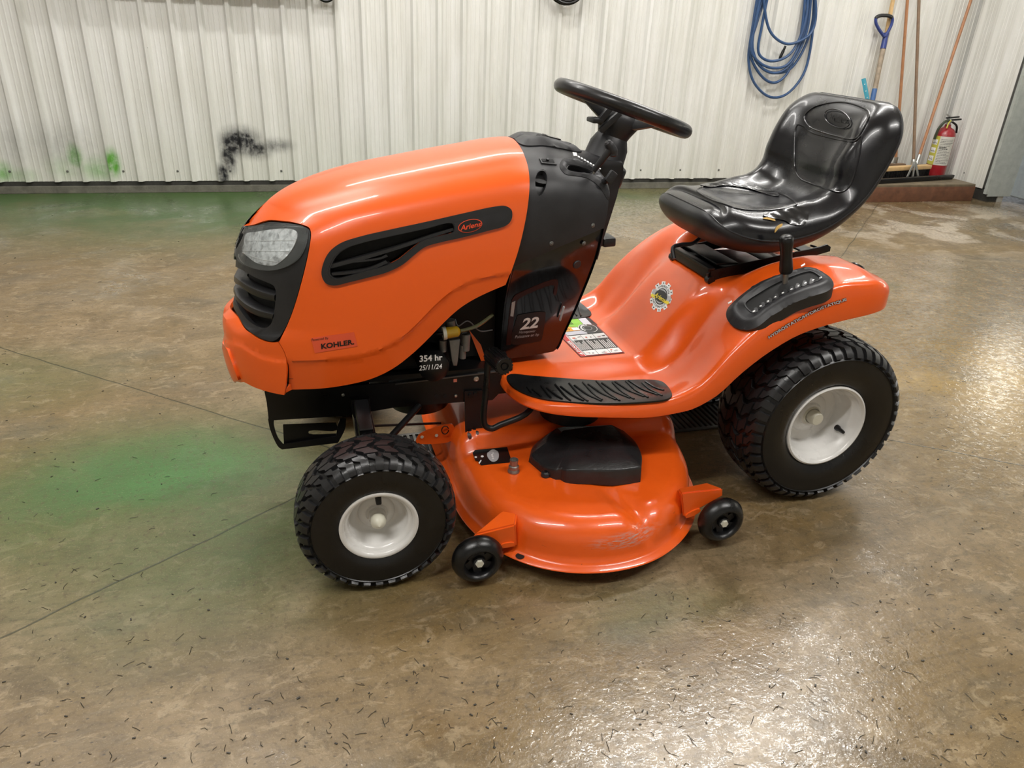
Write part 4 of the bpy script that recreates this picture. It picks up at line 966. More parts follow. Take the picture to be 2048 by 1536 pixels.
# rear closing panel and inside of the pedestal
pr = pedq[:22]; zz_ = [p for p in DASH.f(pr[:, 0], pr[:, 1])]; MB().grid(np.array([zz_, np.array(zz_)*[1, -1, 1]])).build('pedestal_back', 'gloss', ped)
dr_ = DASH.f(dq_[-26:, 0], dq_[-26:, 1]); MB().grid(np.array([dr_, dr_*[1, -1, 1]])).build('dash_back', 'plastic', dash)
pf_ = DASH.f(pedq[-22:, 0], pedq[-22:, 1])+[.004, .004, 0]; MB().grid(np.array([pf_, pf_*[1, -1, 1]])).build('firewall', 'void', ped)  # near-black colour puts the engine bay's shade on this sheet
M['maroon'] = mat('dark_maroon_sheen', (.035, .008, .006), .25)
fr_o = [(1012, 692), (1024, 604), (1033, 592), (1108, 561), (1117, 563), (1117, 575), (1098, 640)]
patch('pedestal_frame', DASH, DASH.inv(outline([(1013, 692, 1), (1024, 604), (1030, 594), (1040, 588), (1106, 562), (1116, 562), (1117, 572), (1112, 592), (1108, 590), (1110, 574), (1104, 572), (1044, 596), (1036, 602), (1032, 614), (1022, 691, 1)], 4)), 'maroon', ped, -.003, .003, step=.012)  # maroon paints a reddish reflection onto the raised frame
flat('pedestal_label', [(1024, 606, 1), (1031, 603, 1), (1027, 634, 1), (1021, 633, 1)], 'grey', ped, surf=DASH, off=-.0015)
flat('power_decal', [(1034, 638), (1036, 633), (1042, 631), (1086, 625), (1092, 627), (1092, 633), (1085, 678), (1082, 683), (1076, 685), (1028, 691), (1023, 689), (1022, 684)], 'dark', ped, surf=DASH, off=-.0032)
lettering('power_lettering', '22', [(1040, 661), (1077, 656), (1079, 634), (1044, 638)], DASH, 'white', ped, -.0022, .03, .2)
lettering('power_lettering', 'Horsepower', [(1038, 670), (1071, 667), (1072, 660), (1039, 663)], DASH, 'grey', ped, -.0022, 0, .2); lettering('power_lettering', 'Puissance en hp', [(1030, 680), (1078, 674), (1079, 667), (1031, 672)], DASH, 'grey', ped, -.0022, 0, .2)
for u, v in ((1103, 487), (1186, 451), (1168, 487)):
    q = DASH.inv([(u, v)]); nrm_ = DASH.nrm(*q.T)[0]; p_ = DASH.f(*q.T)[0]
    MB().lathe([(0, .003), (.0024, .003), (.003, .002), (.0052, .0015), (.006, 0)], p_, nrm_, 14).build('screw', 'screw', dash)
q = DASH.inv([(1156, 531)]); MB().lathe([(0, .001), (.011, .001), (.012, -.002)], DASH.f(*q.T)[0]+DASH.nrm(*q.T)[0]*-.003, DASH.nrm(*q.T)[0], 18).build('round_plug', 'plastic', ped)
MB().bar(DASH.pt([(1127, 612)])[0]+[0, -.004, 0], DASH.pt([(1119, 640)])[0]+[0, -.004, 0], .004, .006, .001).build('edge_clip', 'grey', ped)
MB().bar((.665, .02, .695), (.735, .02, .70), .05, .018, .005).bar((.71, .02, .70), (.748, .02, .702), .06, .026, .006).build('parking_brake_knob', 'plastic', ped)
# ------------------------------------------------------------------ steering column and wheel
tow = [at(u, v, 'y', -.06)[[0, 2]] for u, v in ((1130, 345), (1165, 325), (1182, 312), (1246, 322), (1250, 335), (1247, 350), (1236, 395), (1222, 440), (1205, 492), (1197, 522), (1180, 522), (1150, 420))]
TW = MB(); TW.prism(tow, -.066, .066, 'xz', bev=.02); col = TW.build('steering_tower', 'plastic', MOW)
AX = np.array([.30, 0, .954]); AX /= np.linalg.norm(AX)
SC = np.array([.731, 0, 1.062])
c0 = SC-AX*.115
MB().lathe([(.054, -.095), (.060, -.090), (.062, -.03), (.056, -.020), (.053, .016), (.045, .035), (.041, .042), (0, .042)], c0, AX, 32).build('column_boot', 'plastic', col)
MB().lathe([(.064, -.080), (.0665, -.077), (.0665, -.034), (.063, -.029), (.056, -.026)], c0+np.array([.004, 0, 0]), AX, 32).build('column_collar', 'trim', col)
sw = MB(); u_ = np.array([0, 1., 0]); v_ = np.cross(AX, u_); RS = .176
sw.tube([SC+RS*(math.cos(a)*u_+math.sin(a)*v_) for a in np.linspace(0, 2*PI, 73)[:-1]], .0182, 16, closed=True)
swo = sw.build('steering_wheel', mat('wheel_rubber', (.013, .013, .014), .33, 0, .1, .5, .1), MOW); swo['label'] = 'black three spoke steering wheel'
hubc = SC-AX*.045
MB().lathe([(0, .038), (.045, .036), (.056, .025), (.058, .008), (.046, -.018), (.040, -.035), (.038, -.048), (0, -.048)], hubc, AX, 28).build('hub', 'plastic', swo)
for a, wd in ((math.radians(90), .046), (math.radians(212), .044), (math.radians(328), .044)):
    d = math.cos(a)*u_+math.sin(a)*v_; sd_ = np.cross(AX, d); rows = []
    for t in np.linspace(0, 1, 7):
        p = hubc+AX*(.014+.034*sstep(.0, .75, t))+d*(.03+(RS-.032)*t); w_ = wd*(.75-.35*math.sin(PI*t*.8)); th = .011
        rows.append([p-sd_*w_/2-AX*th*.4, p-sd_*w_*.3+AX*th, p+sd_*w_*.3+AX*th, p+sd_*w_/2-AX*th*.4, p+sd_*w_*.35-AX*th*1.4, p-sd_*w_*.35-AX*th*1.4])
    MB().grid(np.array(rows), wrap_v=True).build('spoke', 'plastic', swo)
# under-wheel rib seen below the rim, and the clamp
for (a, b) in (((1195, 247), (1222, 214)), ((1200, 262), (1240, 226))):
    pa, pb_ = at(*a, 'y', -.045), at(*b, 'y', -.045); MB().bar(pa, pb_, .014, .016, .003).build('hub_rib', 'trim', swo)
pa = at(1190, 240, 'y', -.03); MB().box(pa, (.03, .05, .012), None, .004).build('hub_lug', 'trim', swo)
# throttle lever and choke
la, lb_ = DASH.pt([(1182, 349)])[0], at(1220, 299, 'y', -.17)
tl = MB().tube([la-[0, 0, .02], la+(lb_-la)*.2], .004, 8).build('throttle_lever', 'zinc', dash)
MB().tube([la+(lb_-la)*.15, la+(lb_-la)*.5, lb_], [.0065, .0085, .0095], 10).build('lever_stem', 'plastic', tl)
tp = [at(u, v, 'y', -.17) for u, v in ((1226, 313), (1226, 303), (1220, 292), (1213, 283))]
MB().tube(crom([np.array(p) for p in tp], 4), [.006]+[.0105]*3+[.012]*3+[.0115]*3+[.010]*2+[.006], 10).build('lever_head', 'plastic', tl)
# printed slow / fast scale by the slot
for k in range(9):
    u, v = 1145+k*6.0, 318+k*3.1+(.02*k*k); 
    flat('scale_mark', [(u, v-1.6, 1), (u+4.2, v+.2, 1), (u+4.2, v+2.6, 1), (u, v+1.0, 1)], 'white', dash, surf=DASH, off=.0125)
flat('scale_mark', [(1141, 313, 1), (1149, 314, 1), (1150, 320, 1), (1143, 320, 1)], 'white', dash, surf=DASH, off=.0125)
ck0, ck1 = at(1207, 364, 'y', -.165), at(1222, 354, 'y', -.185); MB().tube([ck0, ck1], .008, 10).build('choke_stem', 'plastic', dash)
MB().box(ck1, (.022, .012, .03), np.array(Matrix.Rotation(.6, 3, 'Y')), .004).build('choke_knob', 'plastic', dash)
# ------------------------------------------------------------------ footrest and fender pan
_zc = pchip([.30, .79, .83, .90, .96, 1.02, 1.10, 1.38, 1.45], [.390, .391, .425, .512, .575, .612, .624, .632, .622])
_zf = pchip([.30, .79, .84, .89, .95, 1.0, 1.06, 1.15, 1.25, 1.33, 1.40, 1.45], [.370, .371, .388, .435, .525, .595, .650, .688, .703, .698, .670, .655])
_ze = pchip([.30, .60, .75, .80, .86, .935, .98, 1.06, 1.14, 1.25, 1.33, 1.40, 1.45], [.384, .384, .386, .394, .422, .507, .552, .612, .650, .680, .680, .662, .655])
_zl = pchip([.30, .55, .62, .72, .825, .907, .97, 1.047, 1.13, 1.25, 1.34, 1.45], [.350, .350, .348, .342, .350, .386, .447, .506, .549, .578, .592, .612])
def pan_h(X, Y):
    a = np.abs(Y); c, f, e = _zc(X), _zf(X), _ze(X); w1 = sstep(.115, .215, a); w2 = sstep(.285, .388, a)
    dip = .012*sstep(.80, .90, X)*(1-sstep(.98, 1.1, X))*np.exp(-((a-.2)/.05)**2)
    return (c*(1-w1)+f*w1)*(1-w2)+e*w2-dip
PAN = Surf(lambda u, v: np.c_[u, v, pan_h(u, v)], (.36, 1.44), (-.41, .41), 110, 1)
half = [(.398, 0), (.390, -.09), (.384, -.16), (.392, -.23), (.418, -.288), (.465, -.334), (.53, -.364), (.60, -.381), (.70, -.391), (.82, -.392), (1.0, -.392), (1.2, -.392), (1.34, -.391), (1.385, -.380), (1.412, -.350), (1.420, -.30), (1.422, -.15), (1.422, 0)]
hc = np.array(crom(half, 8)); oc_ = np.vstack([hc, (hc*[1, -1])[::-1][1:-1]])
tn = np.roll(oc_, -1, 0)-np.roll(oc_, 1, 0); tn /= np.linalg.norm(tn, axis=1)[:, None]; on = np.c_[-tn[:, 1], tn[:, 0]]
if ((oc_+on*.01-np.array([.9, 0]))**2).sum() < ((oc_-np.array([.9, 0]))**2).sum(): on = -on
inner = oc_-on*.020
gx, gy = np.meshgrid(np.linspace(.39, 1.42, 95), np.linspace(-.385, .385, 71), indexing='ij')
# slot for the height lever is cut from the pan
V2, T2, bd2 = tri_fill(inner, [], np.c_[gx.ravel(), gy.ravel()], np.array([1., 1.]))
P2 = np.c_[V2, pan_h(V2[:, 0], V2[:, 1])]
fm = MB(); fm.add(P2, [tuple(t) for t in T2])
he = pan_h(inner[:, 0], inner[:, 1]); ho = pan_h(oc_[:, 0], oc_[:, 1]); zl = _zl(oc_[:, 0])
rings = [np.c_[inner, he], np.c_[oc_-on*.011, .5*(he+ho)-.0005], np.c_[oc_-on*.005, ho-.003], np.c_[oc_-on*.001, ho-.008], np.c_[oc_+on*.003, ho-.018], np.c_[oc_+on*.005, zl+.004], np.c_[oc_+on*.004, zl], np.c_[oc_-on*.002, zl+.003]]
fm.grid(np.array(rings), wrap_v=True)
pan = fm.build('fender_pan', 'orange', MOW, angle=60, weld=.0006); pan['label'] = 'glossy orange footrest and fender pressing'
# foot mats
mt = [(1013, 755), (1022, 750), (1060, 753), (1110, 757), (1200, 763), (1308, 762), (1326, 766), (1340, 780), (1344, 793), (1335, 800), (1290, 806), (1210, 809), (1140, 806), (1085, 800), (1045, 787), (1020, 770)]
mq = PAN.inv(outline(mt, 4)); mat_ = patch('foot_mat', PAN, mq, 'rubber', pan, .004, .005, step=.012); mat_['label'] = 'black rubber foot mat'
patch('foot_mat', PAN, (mq*[1, -1])[::-1], 'rubber', pan, .004, .005, step=.012)
mc = np.array([.60, -.27])
for sgn in (-1, 1):
    rb_ = MB()
    for k in range(24):
        x0 = .40+(k//2)*.0400; 
        for (xa, ya, xb_, yb) in ((x0, -.372, x0-.006, -.225),) if k % 2 else ((x0+.033, -.362, x0+.004, -.240),):
            pp = [(xa+(xb_-xa)*t, ya+(yb-ya)*t) for t in np.linspace(0, 1, 9)]
            pp = np.array(pp); k_ = inpoly(pp, mc+(mq-mc)*.93); pp = pp[k_]
            if len(pp) > 2:
                q3 = np.c_[pp[:, 0], pp[:, 1]*-sgn, pan_h(pp[:, 0], pp[:, 1])+.0042]; rb_.tube(q3, .0030, 5)
    rb_.build('mat_ribs', 'rubber', pan)
# lettering on the fender skirt
SK = yplane(-.3972)
lettering_rail('fender_lettering', 'HYDROSTATIC/HYDROSTATIQUE', [(1537.6, 678.4, 1535.4, 672.2), (1570, 659, 1566.4, 652), (1607, 638, 1603.5, 631.5), (1642, 620.4, 1638.6, 614), (1694, 602, 1692, 595)], SK, 'dark', pan, .0004, .065)
lettering_rail('fender_lettering', 'HYDROSTATIC/HYDROSTATIQUE', [(1537.8, 677.9, 1535.8, 672.8), (1570, 658.6, 1566.6, 652.5), (1607, 637.5, 1603.7, 632), (1642, 620, 1638.8, 614.5), (1693.7, 601.6, 1692, 595.5)], SK, mat('silver_print', (.55, .55, .58), .4), pan, .0012, .02)
# gear emblem
em = np.array([1323.0, 593.5]); eA, eB = np.array([10.5, -26.]), np.array([17.5, 8.5])
def ecirc(r, n=40, a0=0, a1=2*PI): return [tuple(em+eA*r*math.cos(a)+eB*r*math.sin(a)) for a in np.linspace(a0, a1, n)]
gear = []
for k in range(10):
    for da, r in ((-.20, .92), (-.165, 1.12), (.165, 1.12), (.20, .92)): a = 2*PI*(k+.5)/10+da; p = em+eA*r*math.cos(a)+eB*r*math.sin(a); gear.append((p[0], p[1], 1))
gq = flat('gear_emblem', gear, 'white', pan, surf=PAN, off=.0012, n=2)
for r, m_, o_ in ((.60, 'dark', .0018), (.52, 'grey', .0023)): flat('emblem_ring', ecirc(r)[:-1], m_, pan, surf=PAN, off=o_, n=2)
flat('emblem_ribbon', [tuple(em+eA*a+eB*b)+(1,) for a, b in ((.28, -1.0), (.28, 1.0), (-.10, 1.0), (-.10, -1.0))], 'grey', pan, surf=PAN, off=.0026, n=2)
flat('emblem_ribbon', [tuple(em+eA*a+eB*b)+(1,) for a, b in ((-.10, -1.0), (-.10, 1.0), (-.32, 1.0), (-.32, -1.0))], 'yellow', pan, surf=PAN, off=.0026, n=2)
flat('emblem_disc', [tuple(em+eA*.42*math.cos(a)+eB*.66*math.sin(a)) for a in np.linspace(0, 2*PI, 33)[:-1]], 'dark', pan, surf=PAN, off=.0031, n=2)
lettering('emblem_lettering', 'Ariens', [tuple(em+np.array(d)) for d in ((-15, 0), (7, 13.5), (11, 5), (-9, -8))], PAN, 'yellow', pan, .0038, .02, .2)
for txt, a0, a1, r0, r1 in (('AMERICAN', -1.0, 1.0, .66, .84), ('CRAFTSMANSHIP', PI+1.15, PI-1.15, .84, .66)):
    lettering_rail('emblem_lettering', txt, [tuple(em+eA*r0*math.cos(a)+eB*r0*math.sin(a))+tuple(em+eA*r1*math.cos(a)+eB*r1*math.sin(a)) for a in np.linspace(a0, a1, 9)], PAN, 'dark', pan, .002)
for k in range(10):
    a = 2*PI*(k+.5)/10; p = em+eA*.98*math.cos(a)+eB*.98*math.sin(a); flat('emblem_dot', [tuple(p+np.array([1.3*math.cos(b), 1.3*math.sin(b)])) for b in np.linspace(0, 2*PI, 7)[:-1]], 'dark', pan, surf=PAN, off=.0018, n=2)
# safety decal on the floor pan
SQ = [(1161.5, 715.0), (1249.5, 706.7), (1177.3, 633.9), (1090.0, 642.5)]       # near-left, near-right, far-right, far-left
def sp_(a, b): return tuple(quadmap(np.array([[a, b]]), SQ)[0])
def dq2(name, a0, b0, a1, b1, m, off, skew=0): return flat(name, [sp_(a0, b0)+(1,), sp_(a1, b0)+(1,), sp_(a1, b1)+(1,), sp_(a0, b1)+(1,)], m, pan, surf=PAN, off=off, n=2, thick=.0003)
dq2('safety_decal', 0, 0, 1, 1, 'dark', .0010); dq2('decal_panel', .015, .012, .985, .988, 'crimson', .0014); dq2('decal_panel', .145, .02, .975, .98, 'dark', .0018); dq2('decal_panel', .125, .02, .145, .58, 'white', .0018)
lettering('decal_lettering', 'DANGER', [sp_(.105, .13), sp_(.105, .44), sp_(.03, .44), sp_(.03, .13)], PAN, 'white', pan, .0020, .03)
flat('danger_triangle', [sp_(.105, .05)+(1,), sp_(.105, .12)+(1,), sp_(.03, .085)+(1,)], 'white', pan, surf=PAN, off=.0020, n=2, thick=.0003)
M['lav'] = mat('lavender_print', lin(206, 206, 216), .4)
for a0, a1 in ((.155, .425), (.435, .70), (.71, .97)):
    for b0, b1 in ((.025, .145), (.425, .55)):
        dq2('pictogram_box', a0, b0, a1, b1, 'white', .0024)
        am = (a0+a1)/2
        for j in range(4):
            x0 = a0+.03+random.random()*(a1-a0-.12); y0 = b0+.02+random.random()*(b1-b0-.06); dq2('pictogram', x0, y0, x0+random.uniform(.02, .07), y0+random.uniform(.008, .03), ('dark', 'grey', 'redprint', 'grey')[j], .0028)
lm_ = None
for col_i in range(3):
    for r_i in range(6):
        a = .165+col_i*.275+r_i*.041; b1 = .20+random.random()*.18
        dq2('decal_text_line', a, .165, a+.018, .36+random.random()*.05 if r_i % 3 else b1+.1, 'white', .0024)
dq2('pictogram_box', .02, .60, .14, .70, 'white', .0020); dq2('decal_panel', .155, .57, .62, .66, 'lav', .0024)
flat('decal_panel', [sp_(.155, .67)+(1,), sp_(.56, .67)+(1,), sp_(.56, .74)+(1,), sp_(.155, .83)+(1,)], 'amber', pan, surf=PAN, off=.0024, n=2, thick=.0003)
flat('decal_panel', [sp_(.155, .84)+(1,), sp_(.56, .75)+(1,), sp_(.72, .76)+(1,), sp_(.72, .97)+(1,), sp_(.155, .97)+(1,)], 'lime', pan, surf=PAN, off=.0024, n=2, thick=.0003)
dq2('decal_panel', .73, .79, .90, .97, 'lav', .0024); dq2('pictogram_box', .39, .68, .53, .75, 'white', .0028)
cc_ = lambda r, off, m_: flat('dial_ring', [sp_(.73+.20*r*math.cos(a), .70+.115*r*math.sin(a)) for a in np.linspace(0, 2*PI, 29)[:-1]], m_, pan, surf=PAN, off=off, n=2, thick=.0003)
cc_(1, .0030, 'white'); cc_(.94, .0033, 'dark'); cc_(.45, .0036, 'grey'); cc_(.40, .0039, 'dark')
for k in range(7):
    a = .4*k+1.4; x0, y0 = .73+.14*math.cos(a), .70+.08*math.sin(a); dq2('pictogram', x0-.02, y0-.012, x0+.02, y0+.012, 'white', .0038)
for k in range(5):
    dq2('pictogram', .17+k*.035, .70, .185+k*.035, .78-k*.01, 'dark', .0028); dq2('pictogram', .36+k*.035, .83, .375+k*.035, .95, 'dark', .0028)
# plug on the fender
q = PAN.inv([(1745, 537)]); MB().lathe([(0, .001), (.008, .001), (.009, .005), (.016, .006), (.019, .003), (.019, 0)], PAN.f(*q.T)[0], PAN.nrm(*q.T)[0], 22).build('rubber_plug', 'rubber', pan)
# ------------------------------------------------------------------ height lever quadrant
def z3(L): return [(1440+a/5.689, 520+b/5.689) for a, b in L]
qo = z3([(75, 560), (66, 640), (115, 725), (205, 780), (330, 790), (440, 745), (560, 650), (700, 565), (860, 475), (1050, 405), (1220, 350), (1295, 285), (1270, 205), (1180, 135), (1080, 85), (980, 72), (850, 102), (650, 165), (450, 245), (280, 360), (140, 480)])
qi = z3([(275, 505), (345, 588), (400, 590), (470, 535), (560, 475), (700, 395), (850, 325), (1000, 270), (1125, 228), (1160, 200), (1105, 150), (1040, 122), (960, 135), (800, 190), (600, 280), (420, 390), (300, 470)])
QS = Surf(lambda u, v: np.c_[u, v, np.maximum(.6*_zf(u)+.4*_ze(u)+.017+.24*(v+.33), pan_h(u, v)+.006)], (.84, 1.42), (-.46, -.10), 70, 1)
QO, QI = QS.inv(outline(qo, 3)), QS.inv(outline(qi, 3))
quad = patch('lever_quadrant', QS, QO, 'plastic', MOW, -.002, .034, holes=[QI], step=.006, crown=.010); quad['label'] = 'black notched height lever quadrant'
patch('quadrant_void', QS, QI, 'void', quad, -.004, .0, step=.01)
patch('quadrant_wall', QS, QI, 'plastic', quad, .000, .006, holes=[QI.mean(0)+(QI-QI.mean(0))*.97], step=.01)
for i, (a, b) in enumerate([(405, 570), (485, 510), (565, 458), (640, 415), (735, 365), (810, 330), (880, 295), (960, 265), (1040, 240)]):
    patch('notch_tooth', QS, QS.inv(outline(z3([(a-22, b+30), (a-18, b-10), (a-10, b-28), (a+12, b-32), (a+24, b-18), (a+26, b+10)]), 3)), 'plastic', quad, .0, .003, step=.01)
for i, (a, b) in enumerate([(405, 610), (480, 550), (560, 500), (638, 453), (722, 409), (817, 366), (895, 331), (970, 299), (1055, 268), (1140, 240)]):
    p = z3([(a-14, b+13), (a+14, b+3), (a+14, b-12), (a-14, b-3)]); lettering('quadrant_number', str(i+1), p, QS, 'white', quad, .0115, .04)
for a, b in ((132, 495), (940, 85)): flat('quadrant_mark', [x+(1,) for x in z3([(a-24, b+10), (a+20, b-16), (a+24, b+2), (a-18, b+24)])], 'white', quad, surf=QS, off=.0095, n=2)
l0, l1, l2 = at(1570, 588, 'y', -.325), at(1572, 545, 'y', -.325), at(1573, 470, 'y', -.325)
lev = MB().tube([l0-[0, 0, .03], l1, l2-(l2-l1)*.1], .0075, 12).build('height_lever', mat('brushed_steel', (.42, .40, .37), .35, .9), MOW); lev['label'] = 'steel height lever with black grip'
MB().tube([l0-[0, 0, .01], l0+(l1-l0)*.5], [.014, .010], 12).build('lever_boot', 'plastic', lev)
ld_ = l2-l1; MB().tube([l1+ld_*t for t in (-.02, .0, .06, .25, .45, .65, .82, .93, .985, 1.0)], [.010, .0155, .0175, .0168, .0150, .0160, .0180, .0172, .012, .004], 18).build('lever_grip', 'rubber', lev)

# ------------------------------------------------------------------ seat
sp = np.array(crom([(.955, .812), (.968, .790), (1.004, .771), (1.07, .758), (1.14, .757), (1.235, .778), (1.305, .816), (1.360, .868), (1.398, .938), (1.424, 1.010), (1.438, 1.062), (1.446, 1.100)], 12))
sl = np.r_[0, np.cumsum(np.linalg.norm(np.diff(sp, axis=0), axis=1))]; SL = sl[-1]; sl = sl/SL
fX, fZ = pchip(sl, sp[:, 0]), pchip(sl, sp[:, 1])
_sT = pchip([0, .12, .3, .44, .52, .58, .64, .72, .80, .9, 1], [.058, .066, .068, .058, .042, .036, .044, .066, .072, .062, .050])
_sS = pchip([0, .1, .3, .5, .7, .9, 1], [.035, .055, .062, .055, .042, .034, .028])
_sW = pchip([0, .2, .5, .75, 1], [.236, .242, .244, .244, .240])
def sframe(s):
    e = 2e-3; a, b = np.clip(s-e, 0, 1), np.clip(s+e, 0, 1); dx, dz = fX(b)-fX(a), fZ(b)-fZ(a); L = np.hypot(dx, dz); return -dz/L, dx/L
def corner(s, r, L): 
    d = np.minimum(s, 1-s)*SL; t = np.clip(1-d/L, 0, 1); return 1-r*(1-np.sqrt(np.clip(1-t*t, 0, 1)))
def seat_f(s, v, top=True):
    s, v = np.asarray(s, float), np.asarray(v, float); nx, nz = sframe(s)
    w = _sW(s)*(corner(s, .58, .15)*(s < .5)+corner(s, .40, .105)*(s >= .5)); y = w*np.sin(v*PI/2); rim = (1-np.abs(np.sin(v*PI/2))**5)**.42; en = np.sqrt(np.clip(corner(s, 1., .075), 0, 1))
    if top:
        bol = .020*np.exp(-((np.abs(y)-.182)/.042)**2)*sstep(.12, .48, s)*(1-.8*sstep(.88, 1, s)); dish = -.020*(1-sstep(.06, .17, np.abs(y)))*sstep(.12, .45, s)*(1-.7*sstep(.8, .95, s))
        h = (_sT(s)+bol+dish)*rim*en
    else: h = -_sS(s)*(1-np.abs(np.sin(v*PI/2))**3.5)**.5*en-.0005
    return np.c_[fX(s)+nx*h, y, fZ(s)+nz*h]
SEAT = Surf(seat_f, (0, 1), (-1, 1), 100, -1)
S_, V_ = np.meshgrid(np.r_[np.linspace(0, .02, 6)[:-1], np.linspace(.02, .98, 110), np.linspace(.98, 1, 6)[1:]], np.linspace(-1, 1, 73), indexing='ij')
# outward normal check
if SEAT.nrm(np.array([.3]), np.array([0.]))[0][2] < 0: SEAT.sg *= -1; SEAT = Surf(seat_f, (0, 1), (-1, 1), 100, SEAT.sg)
g_ = seat_f(S_.ravel(), V_.ravel()).reshape(S_.shape+(3,))
seat = MB().grid(g_).build('seat', 'vinyl', MOW, angle=70, weld=.0004); seat['label'] = 'black vinyl seat with worn patches'
g2 = seat_f(S_.ravel(), V_.ravel(), False).reshape(S_.shape+(3,)); MB().grid(g2).build('seat_shell', 'plastic', seat, angle=70, weld=.0004)
MB().tube([p for p in np.vstack([seat_f(np.linspace(0, 1, 90), np.full(90, -.999)), seat_f(np.linspace(1, 0, 90), np.full(90, .999))])][::1], .0022, 6, closed=True).build('seat_piping', 'plastic', seat)
def z6(L): return [(1300+a/2.844, 150+b/2.844) for a, b in L]
head = z6([(880, 232), (915, 195), (965, 172), (1060, 155), (1130, 160), (1190, 178), (1240, 205), (1248, 225), (1235, 265), (1205, 320), (1180, 355), (1155, 366), (1060, 348), (960, 318), (912, 296), (885, 262)])
back = z6([(838, 285), (870, 290), (915, 325), (1000, 350), (1100, 372), (1165, 378), (1200, 350), (1195, 430), (1175, 520), (1145, 615), (1120, 650), (1080, 668), (1010, 650), (920, 620), (855, 590), (830, 550), (822, 440)])
cush = z6([(265, 655), (320, 632), (400, 622), (540, 637), (680, 660), (780, 692), (835, 735), (790, 755), (690, 770), (580, 772), (500, 762), (420, 735), (330, 700)])
for L_ in (head, back, cush):
    q = SEAT.inv(outline(L_, 5)); m0 = q.mean(0)
    patch('seat_panel', SEAT, q, 'vinyl', seat, -.001, .002, step=.010, crown=.0065)
    MB().tube(SEAT.f(q[:, 0], q[:, 1])+SEAT.nrm(q[:, 0], q[:, 1])*.0008, .0024, 6, closed=True).build('panel_seam', 'vinyl', seat)
oc2 = [(1679+26*math.cos(a)+3*math.sin(a), 239.5+18*math.sin(a)+5*math.cos(a)) for a in np.linspace(0, 2*PI, 33)[:-1]]
q = SEAT.inv(oc2); MB().tube(SEAT.f(q[:, 0], q[:, 1])+SEAT.nrm(q[:, 0], q[:, 1])*.0085, .0016, 6, closed=True).build('seat_logo_ring', 'vinyl', seat)
lettering('seat_logo', 'Ariens', [(1660, 243), (1699, 249), (1698, 234), (1661, 228)], SEAT, 'metal_black', seat, .0108, .03, .25)
M['foam'] = mat('yellow_foam', lin(186, 150, 82), .8, bumps=(120, .4, .003)); M['tape'] = mat('glossy_black_tape', (.012, .012, .013), .2, coat=.2, bumps=(40, .3, .004))
flat('foam_tear', z6([(707, 898), (715, 868), (735, 852), (752, 848), (748, 862), (730, 875)]), 'foam', seat, surf=SEAT, off=.002); flat('foam_tear', z6([(640, 818), (665, 812), (705, 822), (712, 832), (680, 826)]), 'foam', seat, surf=SEAT, off=.002)
for L_ in (z6([(285, 625), (420, 612), (470, 618), (640, 645), (720, 668), (735, 690), (690, 690), (560, 650), (440, 632), (320, 640)]), z6([(640, 800), (740, 772), (860, 752), (900, 790), (880, 850), (800, 850), (760, 830), (700, 820)])):
    patch('seat_tape', SEAT, SEAT.inv(outline(L_, 4)), 'tape', seat, .0032, .0015, step=.008, disp=lambda V, P: .0007*np.sin(P[:, 0]*230+P[:, 1]*150)+.0005*np.sin(P[:, 1]*320-P[:, 0]*90))
# ------------------------------------------------------------------ seat carrier
car = empty('seat_carrier', (1.18, 0, .62)); setparent(car, MOW); car['label'] = 'black steel seat carrier'; WORLD['seat_carrier'] = Matrix.Translation((1.18, 0, .62))
def pxl(L, y): return [tuple(at(u, v, 'y', y)[[0, 2]]) for u, v in L]
r1 = pxl([(1415, 548), (1424, 541), (1640, 494), (1655, 489), (1662, 494), (1660, 503), (1600, 520), (1500, 545), (1430, 576), (1418, 573)], -.118)
for s_ in (-1, 1): MB().prism(r1, s_*.118, s_*.112, 'xz', .001).build('side_rail', 'metal_black', car)
z_a = min(p[1] for p in r1); xf = r1[0][0]
MB().box((xf+.012, 0, .642), (.022, .236, .012), None, .003).box((xf+.008, 0, .628), (.006, .236, .03), None, .001).build('front_bar', 'metal_black', car)
MB().box((xf+.07, 0, .652), (.07, .20, .006), None, .002).box((xf+.2, 0, .664), (.05, .22, .006), None, .002).box((xf+.34, 0, .679), (.05, .22, .006), None, .002).build('cross_plate', 'metal_black', car)
MB().box((xf+.17, 0, .628), (.30, .20, .012), None, .002).build('base_plate', 'metal_black', car)
for s_ in (-1, 1): MB().tube([(xf+.012, s_*.125, .612), (xf+.012, s_*.105, .612)], .012, 14).build('pivot', 'metal_black', car); 
hp_ = pxl([(1348, 518), (1352, 500), (1375, 497), (1405, 498), (1430, 488)], -.05); MB().tube(crom([np.array([a, -.05+.02*i, b]) for i, (a, b) in enumerate(hp_)], 6), .006, 8).build('switch_wire', 'plastic', car)
for s_ in (-1, 1):
    c = np.array([1.352, -.085*-s_ if s_ > 0 else -.085, .625]); m_ = MB(); n_ = 64
    m_.tube([c+np.array([.020*math.cos(t), .020*math.sin(t), .062*t/(2*PI*3.2)]) for t in np.linspace(0, 2*PI*3.2, n_)], .0034, 8); m_.build('spring', 'metal_black', car)
